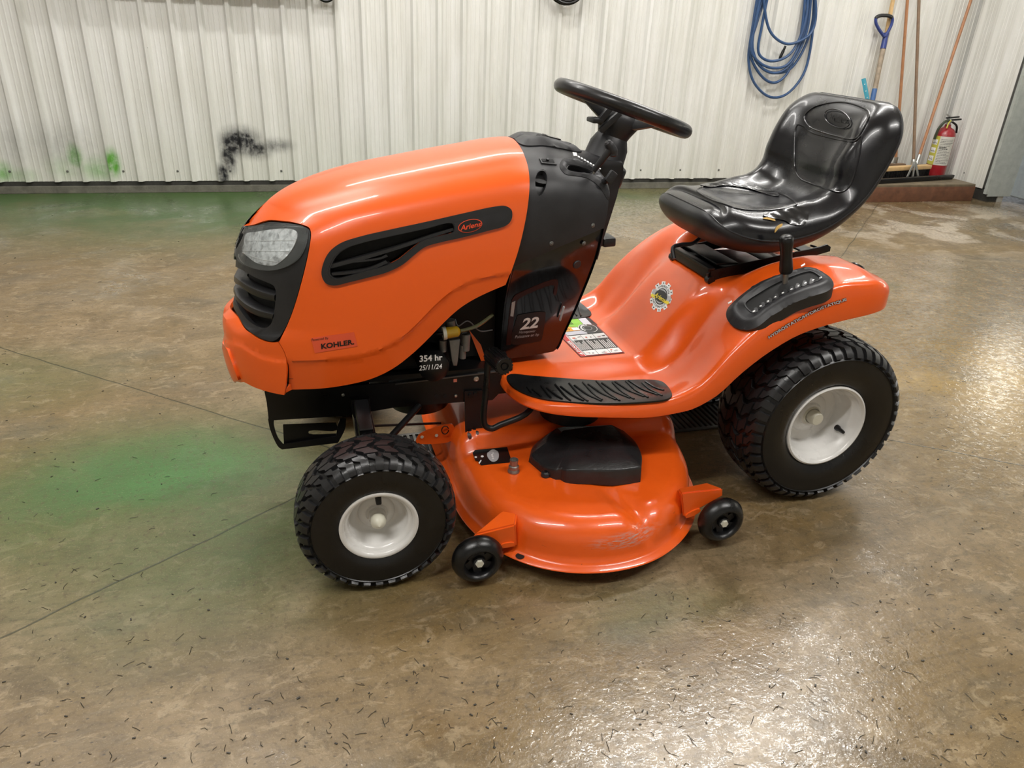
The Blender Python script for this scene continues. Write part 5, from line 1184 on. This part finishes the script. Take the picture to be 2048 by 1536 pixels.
# ------------------------------------------------------------------ mowing deck
hd = [(.252, .0), (.250, -.12), (.252, -.25), (.268, -.36), (.310, -.462), (.380, -.540), (.460, -.583), (.555, -.600), (.650, -.588), (.735, -.548), (.815, -.480), (.878, -.385), (.915, -.28), (.930, -.17), (.935, 0)]
hq = np.array(crom(hd, 8)); dk = np.vstack([hq, (hq*[1, -1])[::-1][1:-1]])
tn = np.roll(dk, -1, 0)-np.roll(dk, 1, 0); tn /= np.linalg.norm(tn, axis=1)[:, None]; dn_ = np.c_[-tn[:, 1], tn[:, 0]]
if ((dk+dn_*.01-[.59, 0])**2).sum() < ((dk-[.59, 0])**2).sum(): dn_ = -dn_
def deck_h(X, Y):
    a = np.abs(Y); h = .166+.050*(1-sstep(.165, .215, a))+.006*(1-sstep(.3, .5, a))
    # valley pressed between the two humps
    vx = .60+(a-.42)*.33; d = X-vx; k = sstep(.36, .58, a); 
    return h-.027*k*np.exp(-(d/.034)**2)-.010*k*sstep(0, .02, d)*(1-sstep(.10, .22, d))
inn = dk-dn_*.055; hI = deck_h(inn[:, 0], inn[:, 1]); hO = deck_h(dk[:, 0], dk[:, 1])
gx, gy = np.meshgrid(np.linspace(.26, .93, 75), np.linspace(-.57, .57, 121), indexing='ij')
V2, T2, _ = tri_fill(inn, [], np.c_[gx.ravel(), gy.ravel()], np.array([1., 1.])); dm_ = MB(); dm_.add(np.c_[V2, deck_h(V2[:, 0], V2[:, 1])], [tuple(t) for t in T2])
rg = [np.c_[inn, hI]]
for o_, f_ in ((.040, .004), (.026, .012), (.014, .024), (.005, .040), (.001, .056)): rg.append(np.c_[dk-dn_*o_, (hI if o_ > .02 else .5*(hI+hO))-f_])
rg += [np.c_[dk+dn_*.000, np.full(len(dk), .082)], np.c_[dk+dn_*.004, np.full(len(dk), .066)], np.c_[dk+dn_*.012, np.full(len(dk), .058)], np.c_[dk+dn_*.026, np.full(len(dk), .0555)], np.c_[dk+dn_*.028, np.full(len(dk), .052)], np.c_[dk+dn_*.024, np.full(len(dk), .049)], np.c_[dk-dn_*.004, np.full(len(dk), .052)]]
dm_.grid(np.array(rg), wrap_v=True)
def deckmat():
    n = Nodes('scuffed_orange_deck'); c = n.coord(); x = n.sep(c); b = n.b
    n.b.inputs['Coat Weight'].default_value = .5; n.b.inputs['Roughness'].default_value = .3
    f = n.math('MULTIPLY', n.blob(x, (.60, .115), (.13, .028), .8, (0, 2)), n.mapr(n.noise(40, 5, .7, n.vmul(c, (1., 1., 6.))), .47, .6, 0, .8))
    f = n.math('MULTIPLY', f, n.mapr(x[1], -.5, -.54, 0, 1)); k = n.mix(f, n.ramp(n.noise(16, 4), [(.3, (.79, .102, .007)), (.7, (.84, .115, .009))]), (.42, .36, .34, 1))
    d = n.mapr(n.noise(28, 4, .7, n.vmul(c, (1., 1., 5.))), .69, .73, 0, .7); k = n.mix(n.math('MULTIPLY', d, n.mapr(x[2], .15, .1, 0, 1)), k, (.05, .02, .01, 1))
    n.link(k, b.inputs['Base Color']); return n.m
M['deck'] = deckmat()
deck = dm_.build('mowing_deck', 'deck', MOW, angle=60, weld=.0006); deck['label'] = 'scuffed orange mowing deck'
def loftcap(rings): 
    m = MB(); R_ = np.array(rings); m.grid(R_, wrap_v=True); n = R_.shape[1]; k = (len(R_)-1)*n; m.f.append(tuple(range(k, k+n))); return m
bp_ = np.array(outline([(.432, -.280, 1), (.455, -.350), (.478, -.378, 1), (.490, -.380, 1), (.500, -.396), (.560, -.417), (.640, -.432), (.700, -.430, 1), (.728, -.372), (.742, -.30), (.735, -.235, 1), (.62, -.225), (.50, -.205, 1), (.455, -.235)], 4)); bc = bp_.mean(0)
sc_ = lambda k: bc+(bp_-bc)*k
sk_ = lambda k: bc+np.array([.01, .035])*(1-k)/.3+(bp_-bc)*k
bt_ = .2115-.018*(1-sstep(.44, .53, bp_[:, 0]))
zb_ = deck_h(bp_[:, 0], bp_[:, 1])-.001
bcv = loftcap([np.c_[sc_(1.0), zb_+.006*np.maximum(0, np.cos((bp_[:, 0]-.6)*20))], np.c_[sc_(.985), bt_-.004], np.c_[sc_(.972), bt_], np.c_[sc_(.95), bt_+.0025], np.c_[sk_(.70), np.minimum(bt_+.018, .229)], np.c_[sk_(.66), np.minimum(bt_+.0195, .2305)], np.c_[sk_(.45), np.minimum(bt_+.018, .229)]]).build('belt_cover', mat('scuffed_black_plastic', (.016, .016, .017), .3, 0, .1, .5, .3, (90, .25, .004)), deck); bcv['label'] = 'black plastic belt cover'
for (u, v) in ((1091, 951), (1270, 955)):
    p = at(u, v, 'z', .172); MB().lathe([(0, .012), (.006, .012), (.0085, .009), (.012, .008), (.013, 0)], p, (0, 0, 1), 14).build('cover_boss', 'plastic', bcv); bolt('cover_bolt', p+[0, 0, .011], (0, 0, 1), .005, .003, bcv, 'metal_black')
pu = np.array([.60, -.13, .23]); MB().lathe([(0, .10), (.030, .10), (.085, .085), (.088, .02), (.088, 0), (0, 0)], pu, (0, 0, 1), 30).build('pulley', 'metal_black', deck); bolt('pulley_nut', at(1157, 858, 'y', -.20), (0, -.3, 1), .016, .014, deck, mat('rusty_nut', (.12, .09, .07), .6, .5))
# wash-out fitting
wp = at(1027, 943, 'z', .172); MB().lathe([(.016, 0), (.0165, .004), (.0135, .009), (.0145, .014), (.0135, .019), (.0105, .021), (.0105, .027), (.0115, .030), (.0115, .038), (.0085, .038), (.0085, .03), (0, .03)], wp, (0, 0, 1), 22).build('washout_fitting', mat('dull_pewter', (.30, .29, .27), .35, .8), deck)
DK = Surf(lambda u, v: np.c_[u, v, deck_h(u, v)], (.27, .9), (-.55, .1), 80, 1)
flat('deck_decal', [(945, 906, 1), (950, 900, 1), (1014, 894, 1), (1024, 925, 1), (962, 931, 1), (956, 923, 1), (950, 921, 1)], 'dark', deck, surf=DK, off=.0012)
flat('decal_disc', [(976, 904), (984, 899), (992, 900), (997, 907), (997, 917), (992, 923), (984, 924), (977, 918), (974, 911)], 'grey', deck, surf=DK, off=.0018)
for u, v, r in ((986, 907, 2), (984, 911, 2), (985, 914, 2), (986, 918, 2.2), (964.5, 914, 3), (951.5, 915.5, 2.6)): flat('decal_spot', [(u+r*math.cos(a), v+r*.6*math.sin(a)) for a in np.linspace(0, 2*PI, 9)[:-1]], 'white', deck, surf=DK, off=.0024, n=2)
flat('decal_spot', [(957, 927, 1), (962, 921, 1), (963, 922.5, 1), (959, 929, 1)], 'white', deck, surf=DK, off=.0024, n=2)
for L_ in ([(935, 865), (941, 867), (943, 876), (937, 877)], [(952, 862), (957, 863), (957, 869), (953, 869)]): flat('paint_chip', L_, 'maroon', deck, surf=DK, off=.001, n=3)
# rolled-edge hole
pz = at(1040, 1112, 'z', .0588); MB().lathe([(0, .0008), (.011, .0008), (.0115, 0)], pz, (0, 0, 1), 16).build('edge_hole', 'void', deck)
# gauge wheels with brackets
def gauge(cx, cz, y0, br):
    e = empty('gauge_wheel', (cx, y0, cz)); setparent(e, MOW); e['label'] = 'small black deck gauge wheel'; WORLD[e.name] = Matrix.Translation((cx, y0, cz)); R = .0655; W = .052; c = (cx, y0, cz)
    MB().lathe([(R*.54, .010), (R*.565, .004), (R*.64, .0), (R*.74, .0015), (R*.85, .008), (R*.94, .017), (R, .028), (R*.95, W-.013), (R*.8, W-.003), (R*.62, W-.003), (R*.52, W-.02), (R*.52, .022)], c, (0, 1, 0), 48, True).build('tyre', 'rubber', e)
    MB().lathe([(0, .010), (.014, .010), (.016, .014), (.016, .05), (0, .05)], c, (0, 1, 0), 20).build('hub', 'plastic', e); MB().lathe([(.014, .03), (R*.53, .034), (R*.53, .04), (.014, .04)], c, (0, 1, 0), 30, True).build('web', 'void', e)
    for k in range(6):
        a = 2*PI*k/6; d = np.array([math.cos(a), 0, math.sin(a)]); d2 = np.array([math.cos(a+.5), 0, math.sin(a+.5)]); MB().bar(np.array(c)+d*.012+[0, .021, 0], np.array(c)+d2*R*.54+[0, .021, 0], .020, .004, .001, up=(0, 1, 0)).build('spoke', 'plastic', e)
    bolt('axle_bolt', (cx, y0+.011, cz), (0, -1, 0), .0105, .007, e, 'cap'); return e
gauge(.231, .0755, -.5605, 0); gauge(.897, .0865, -.5605, 0)
def wedge(P8, name, m='deck'):
    f = [(0, 1, 2, 3), (7, 6, 5, 4), (0, 4, 5, 1), (1, 5, 6, 2), (2, 6, 7, 3), (3, 7, 4, 0)]; bm = bmesh.new(); vs = [bm.verts.new(tuple(p)) for p in P8]
    for q in f: bm.faces.new([vs[i] for i in q])
    bmesh.ops.recalc_face_normals(bm, faces=bm.faces); bmesh.ops.bevel(bm, geom=list(bm.edges), offset=.004, segments=2, affect='EDGES'); bm.verts.index_update()
    mb = MB().add([v.co[:] for v in bm.verts], [[v.index for v in q.verts] for q in bm.faces]); bm.free(); return mb.build(name, m, deck)
yb0 = -.512
A_, B_, C_, D_ = at(943, 1071, 'y', yb0), at(1031, 1049, 'y', yb0), at(1034, 1094, 'y', yb0), at(985, 1103, 'y', yb0)
bk = [np.array([.312, -.455, .152]), np.array([.345, -.475, .152]), np.array([.345, -.475, .075]), np.array([.312, -.45, .075])]
wedge([A_, B_, C_, D_]+bk, 'wheel_bracket')
A_, B_, C_, D_ = at(1362, 986, 'y', yb0), at(1447, 977, 'y', yb0), at(1447, 992, 'y', yb0), at(1366, 1036, 'y', yb0)
bk = [np.array([.790, -.470, .158]), np.array([.882, -.462, .160]), np.array([.882, -.462, .12]), np.array([.82, -.45, .085])]
wedge([A_, B_, C_, D_]+bk, 'wheel_bracket')
for y_, L_ in ((yb0-.002, [(1003, 1090), (1028, 1086), (1028, 1091), (1003, 1095)]), (yb0-.002, [(1372, 1031), (1400, 1018), (1401, 1023), (1372, 1036)])): plate('bracket_rib', L_, y_-.002, 'deck', deck, .006)
# front hanger arm
plate('hanger_arm', [(832, 886), (835, 874), (843, 866), (897, 848), (906, 850), (908, 879), (838, 888)], -.10, 'deck', deck, .004)
for u, v in ((844, 874), (873, 871)): p = at(u, v, 'y', -.1025); MB().lathe([(0, .0012), (.0045, .0012), (.005, 0)], p, (0, -1, 0), 12).build('arm_hole', 'cap', deck)
p = at(890, 862, 'y', -.106); MB().tube([p+np.array([.010*math.cos(t), -.002, .013*math.sin(t)+.004]) for t in np.linspace(.3, 2*PI-.1, 18)], .0016, 6).build('hitch_pin', 'metal_black', deck)
# discharge side chute on the far side
MB().box((.58, .66, .12), (.30, .16, .01), np.array(Matrix.Rotation(-.25, 3, 'X')), .002).build('discharge_chute', 'plastic', deck)
# ------------------------------------------------------------------ chassis
fr_ = [tuple(at(u, v, 'y', -.15)[[0, 2]]) for u, v in ((529, 784), (790, 766), (1003, 741), (1003, 782), (985, 800), (900, 806), (790, 815), (690, 832), (541, 841))]
chs = MB().prism(fr_, -.150, -.144, 'xz').build('chassis_rail', 'metal_black', MOW); chs['label'] = 'black steel chassis rail'; MB().prism(fr_, .144, .150, 'xz').build('chassis_rail', 'metal_black', MOW)
MB().bar((.09, -.146, .3795), (.385, -.146, .3925), .014, .003).build('rail_flange', mat('worn_steel_edge', (.12, .12, .12), .3, .7), chs)
MB().box((.085, 0, .395), (.66, .288, .014)).box((-.235, 0, .34), (.008, .29, .075)).box((.70, 0, .335), (.80, .24, .06), None, .004).build('chassis_plate', 'metal_black', MOW)
for u, v, r, m_ in ((952, 757, .0075, 'zinc'), (911, 791, .004, 'zinc'), (890, 792, .006, 'void'), (873, 792, .007, 'void'), (686, 789, .004, 'zinc'), (803, 778, .006, 'metal_black')):
    p = at(u, v, 'y', -.1502); MB().lathe([(0, .003), (r*.55, .003), (r*.6, .0045), (r, .004), (r, 0)] if m_ == 'zinc' else [(0, .0012), (r, .0012), (r, 0)], p, (0, -1, 0), 12).build('rail_bolt' if m_ != 'void' else 'rail_hole', m_, chs)
plate('rail_tag', [(907, 758.5, 1), (914, 758, 1), (914, 764, 1), (907, 764.5, 1)], -.1515, mat('salmon_tag', lin(196, 110, 88), .5), chs, .001)
plate('hanger_plate', [(929, 783, 1), (966, 781, 1), (968, 868, 1), (931, 872, 1)], -.158, 'metal_black', chs, .004)
for u, v in ((940, 790), (950, 787), (940, 862), (949, 860)): bolt('hanger_bolt', at(u, v, 'y', -.1582), (0, -1, 0), .006, .005, chs, 'metal_black')
# hoop bracket at the front
hoop = plate('front_hanger', [(536, 838, 1), (548, 838, 1), (548, 851), (556, 876), (566, 889, 1), (672, 873, 1), (676, 850, 1), (680, 838, 1), (692, 838, 1), (690, 858), (676, 886, 1), (564, 899, 1), (556, 893), (540, 858)], -.14, 'metal_black', chs, .004)
plate('hanger_web', [(566, 850, 1), (672, 846, 1), (676, 860), (618, 862), (618, 868), (674, 868, 1), (672, 876, 1), (568, 892, 1)], -.13, 'metal_black', chs, .004)
MB().lathe([(.0, -.01), (.065, -.01), (.07, .0), (.07, .03), (0, .03)], (-.13, -.02, .282), (0, 0, 1), 30).build('muffler_guard', mat('dusty_grey_guard', (.16, .16, .15), .6, var=.3), chs)
# engine under the hood in shade-black, plus an added box that blocks light
eng = MB().box((.10, 0, .50), (.30, .24, .20), None, .02).lathe([(.12, 0), (.13, .02), (.13, .10), (.09, .14), (0, .15)], (.06, 0, .60), (0, 0, 1), 28).box((.20, .04, .60), (.36, .26, .38), None, .02).build('engine_and_light_block', 'void', MOW); eng['label'] = 'black engine block and added light-blocking box under the hood'
MB().lathe([(0, 0), (.085, 0), (.09, .02), (.09, .05), (0, .055)], (.17, -.04, .265), (0, 0, 1), 30).build('engine_pulley', 'metal_black', eng)
M['alu'] = mat('dull_cast_alloy', (.20, .20, .19), .45, .6, var=.2)
cA = at(912, 700, 'y', -.165)
cb_ = MB()
cb_.prism([tuple(at(u, v, 'y', -.165)[[0, 2]]) for u, v in ((897, 678), (919, 677), (915, 718), (913, 729), (905, 729), (902, 718))], -.175, -.13, 'xz', .004)
cb_.build('carburettor', 'alu', eng)
for (u0, v0, u1, v1, r) in ((932, 668, 930, 700, .012), (886, 680, 886, 702, .010), (926, 690, 925, 716, .009), (884, 712, 890, 724, .008), (900, 640, 902, 660, .013)):
    MB().tube([at(u0, v0, 'y', -.16), at(u1, v1, 'y', -.16)], r, 14).build('casting_boss', 'alu', eng)
# oil filter with hand-painted hours
fo = at(863, 722, 'y', -.155); of = MB().lathe([(0, 0), (.030, 0), (.038, .004), (.040, .012), (.040, .09), (0, .09)], fo+np.array([0, -.05, 0]), (0, 1, 0), 32).build('oil_filter', 'metal_black', eng); of['label'] = 'black oil filter with painted service note'
FP = yplane(fo[1]-.0505)
lettering('service_note', '354 hr', [(839, 724), (886, 720), (884, 708), (838, 711)], FP, 'white', of, .001, .025, .1); lettering('service_note', '25/11/24', [(838, 741), (884, 737), (884, 727), (838, 731)], FP, 'white', of, .001, .008, .15)
MB().lathe([(.046, 0), (.050, .006), (.050, .05), (.046, .06)], fo+np.array([-.008, .0, .035]), (0, 1, 0), 28).build('blower_ring', 'metal_black', eng)
# fuel filter and lines
a_, b_ = at(886, 667, 'y', -.185), at(920, 662, 'y', -.185); dv = b_-a_
M['fuel'] = mat('amber_filter', lin(188, 150, 30), .25, coat=.5, trans=.15)
ff_ = MB().tube([a_+dv*t for t in (.05, .1, .85, .95, 1.0)], [.013, .0155, .0145, .010, .006], 18).build('fuel_filter', 'fuel', eng); ff_['label'] = 'yellow see-through fuel filter'
MB().tube([a_-dv*.02, a_+dv*.18], .0175, 18).build('filter_cap', 'cap', ff_)
MB().tube(crom([b_, at(930, 660, 'y', -.18), at(955, 651, 'y', -.17), at(985, 630, 'y', -.14)], 6), .005, 8).build('fuel_line', mat('olive_fuel_line', (.10, .10, .05), .2, coat=.4), ff_)
MB().tube(crom([a_, at(872, 668, 'y', -.18), at(850, 660, 'y', -.15)], 6), .005, 8).build('fuel_line', 'metal_black', ff_)
MB().tube(crom([at(910, 638, 'y', -.15), at(916, 652, 'y', -.16), at(935, 642, 'y', -.15), at(960, 662, 'y', -.14), at(985, 660, 'y', -.13)], 6), .0018, 6).build('loom_wire', mat('dull_grey_wire', (.10, .10, .10), .5), eng)
plate('frame_gusset', [(938, 660, 1), (962, 690, 1), (972, 722, 1), (970, 742, 1)], -.096, 'orange', chs, .003)
# front axle
axl = MB().bar((0, -.31, .262), (0, 0, .300), .05, .04, .006).bar((0, .31, .262), (0, 0, .300), .05, .04, .006).box((0, 0, .33), (.06, .14, .07), None, .006).build('front_axle', 'metal_black', MOW); axl['label'] = 'black pivoting front axle beam'
for s_ in (-1, 1):
    MB().lathe([(.017, 0), (.021, .004), (.021, .012), (.018, .016), (.018, .11), (.022, .112), (.022, .122), (.012, .126), (0, .126)], (0, s_*.318, .205), (0, 0, 1), 22).build('spindle', 'metal_black', axl)
    MB().bar((0, s_*.318, .215), (0, s_*.39, .19), .03, .03, .005).build('stub_arm', 'metal_black', axl)
br_ = [tuple(at(u, v, 'y', -.155)[[0, 2]]) for u, v in ((700, 795), (738, 792), (741, 818), (741, 842), (712, 846), (703, 822))]
MB().prism(br_, -.17, -.145, 'xz', .004).build('axle_bracket', 'metal_black', axl); MB().bar(at(722, 806, 'y', -.22), at(733, 868, 'y', -.318), .035, .030, .005).build('axle_arm', 'metal_black', axl)
MB().tube([at(838, 812, 'y', -.16), at(772, 884, 'y', -.30)], .0085, 10).build('tie_rod', 'metal_black', axl); MB().tube([at(740, 852, 'y', .05), at(886, 846, 'y', .05)], .004, 8).build('drag_link', 'maroon', axl)
# brake pedal
y_ = -.262; rod = [at(u, v, 'y', y_) for u, v in ((976, 722), (972, 780), (967, 838), (971, 852), (984, 857), (1000, 850), (1050, 829), (1075, 818))]
rod[-1] = rod[-1]+[.02, .06, 0]
pdl = MB().tube(crom(rod, 4), .0085, 12).build('brake_pedal', 'metal_black', MOW); pdl['label'] = 'black brake pedal with ribbed rubber pad'
e0, e1 = at(984, 710, 'y', -.262), at(1009, 733, 'y', -.345); ax_ = (e1-e0)/np.linalg.norm(e1-e0); L_ = np.linalg.norm(e1-e0)
MB().lathe([(.010, 0), (.020, 0), (.0215, .002), (.0215, L_-.002), (.020, L_), (.011, L_), (.011, L_-.004), (0, L_-.004)], e0, ax_, 30).build('pedal_pad', 'rubber', pdl)
rb_ = MB(); u1_ = np.cross(ax_, [0, 0, 1.]); u1_ /= np.linalg.norm(u1_); u2_ = np.cross(ax_, u1_)
for k in range(18):
    d = math.cos(2*PI*k/18)*u1_+math.sin(2*PI*k/18)*u2_; rb_.bar(e0+d*.0218+ax_*.001, e1+d*.0218-ax_*.001, .0045, .0035, .0006, up=tuple(d))
rb_.build('pad_ribs', 'rubber', pdl); MB().lathe([(0, .003), (.007, .003), (.0085, 0)], e1-ax_*.004, ax_, 14).build('pad_end_cap', 'metal_black', pdl)
# transaxle between the rear wheels
MB().box((1.27, 0, .27), (.22, .26, .16), None, .03).build('transaxle', 'metal_black', MOW)
MB().box((1.20, 0, .44), (.30, .20, .16), None, .02).build('rear_frame', 'metal_black', MOW)

# ================================================================== drain in the floor
t = empty('floor_drain', (.78, .14, 0), 'dark slatted steel drain grate in the floor under the mower', 'drain grate')
MB().box((.78, .14, .0012), (1.52, .17, .002)).build('drain_channel', 'void', t)
M['grate'] = mat('dirty_steel_grate', (.13, .125, .115), .45, .6, var=.3)
slm = MB().box((0, 0, .004), (.0095, .150, .006), None, .001).mesh()
for k in range(76): link('slat', slm, 'grate', t, (.03+k*.02, .14, 0))
for s_ in (-1, 1): MB().box((.78, .14+s_*.08, .004), (1.53, .012, .006), None, .001).build('frame_bar', 'grate', t)
# ================================================================== litter on the wet floor
M['litter'] = mat('dark_debris', lin(46, 42, 34), .5); M['twig'] = mat('brown_twig', lin(84, 70, 44), .6)
tw_ = MB()
for k in range(1500):
    u, v = RNG.uniform(-40, 2080), RNG.uniform(430, 1536); 
    if RNG.random() > .25+.75*(v-430)/1100: continue
    p = at(u, v, 'z', 0); 
    if -.38 < p[0] < 1.58 and abs(p[1]) < .66: continue
    a = RNG.uniform(0, PI); L_ = RNG.uniform(.004, .022)*(1.0); d = np.array([math.cos(a), math.sin(a), 0])
    if k % 4: 
        b = a+RNG.normal(0, .7); d2 = np.array([math.cos(b), math.sin(b), 0]); tw_.tube([p+[0, 0, .001], p+d*L_*.5+[0, 0, .0012], p+d*L_*.5+d2*L_*.6+[0, 0, .001]], .0006, 4)
    else: tw_.box(p+[0, 0, .0012], (RNG.uniform(.003, .008), RNG.uniform(.002, .004), .002), np.array(Matrix.Rotation(a, 3, 'Z')), .0006)
tag(tw_.build('floor_litter', 'litter'), 'fine dark grass clippings and crumbs of grit strewn on the wet floor', 'litter', kind='stuff')
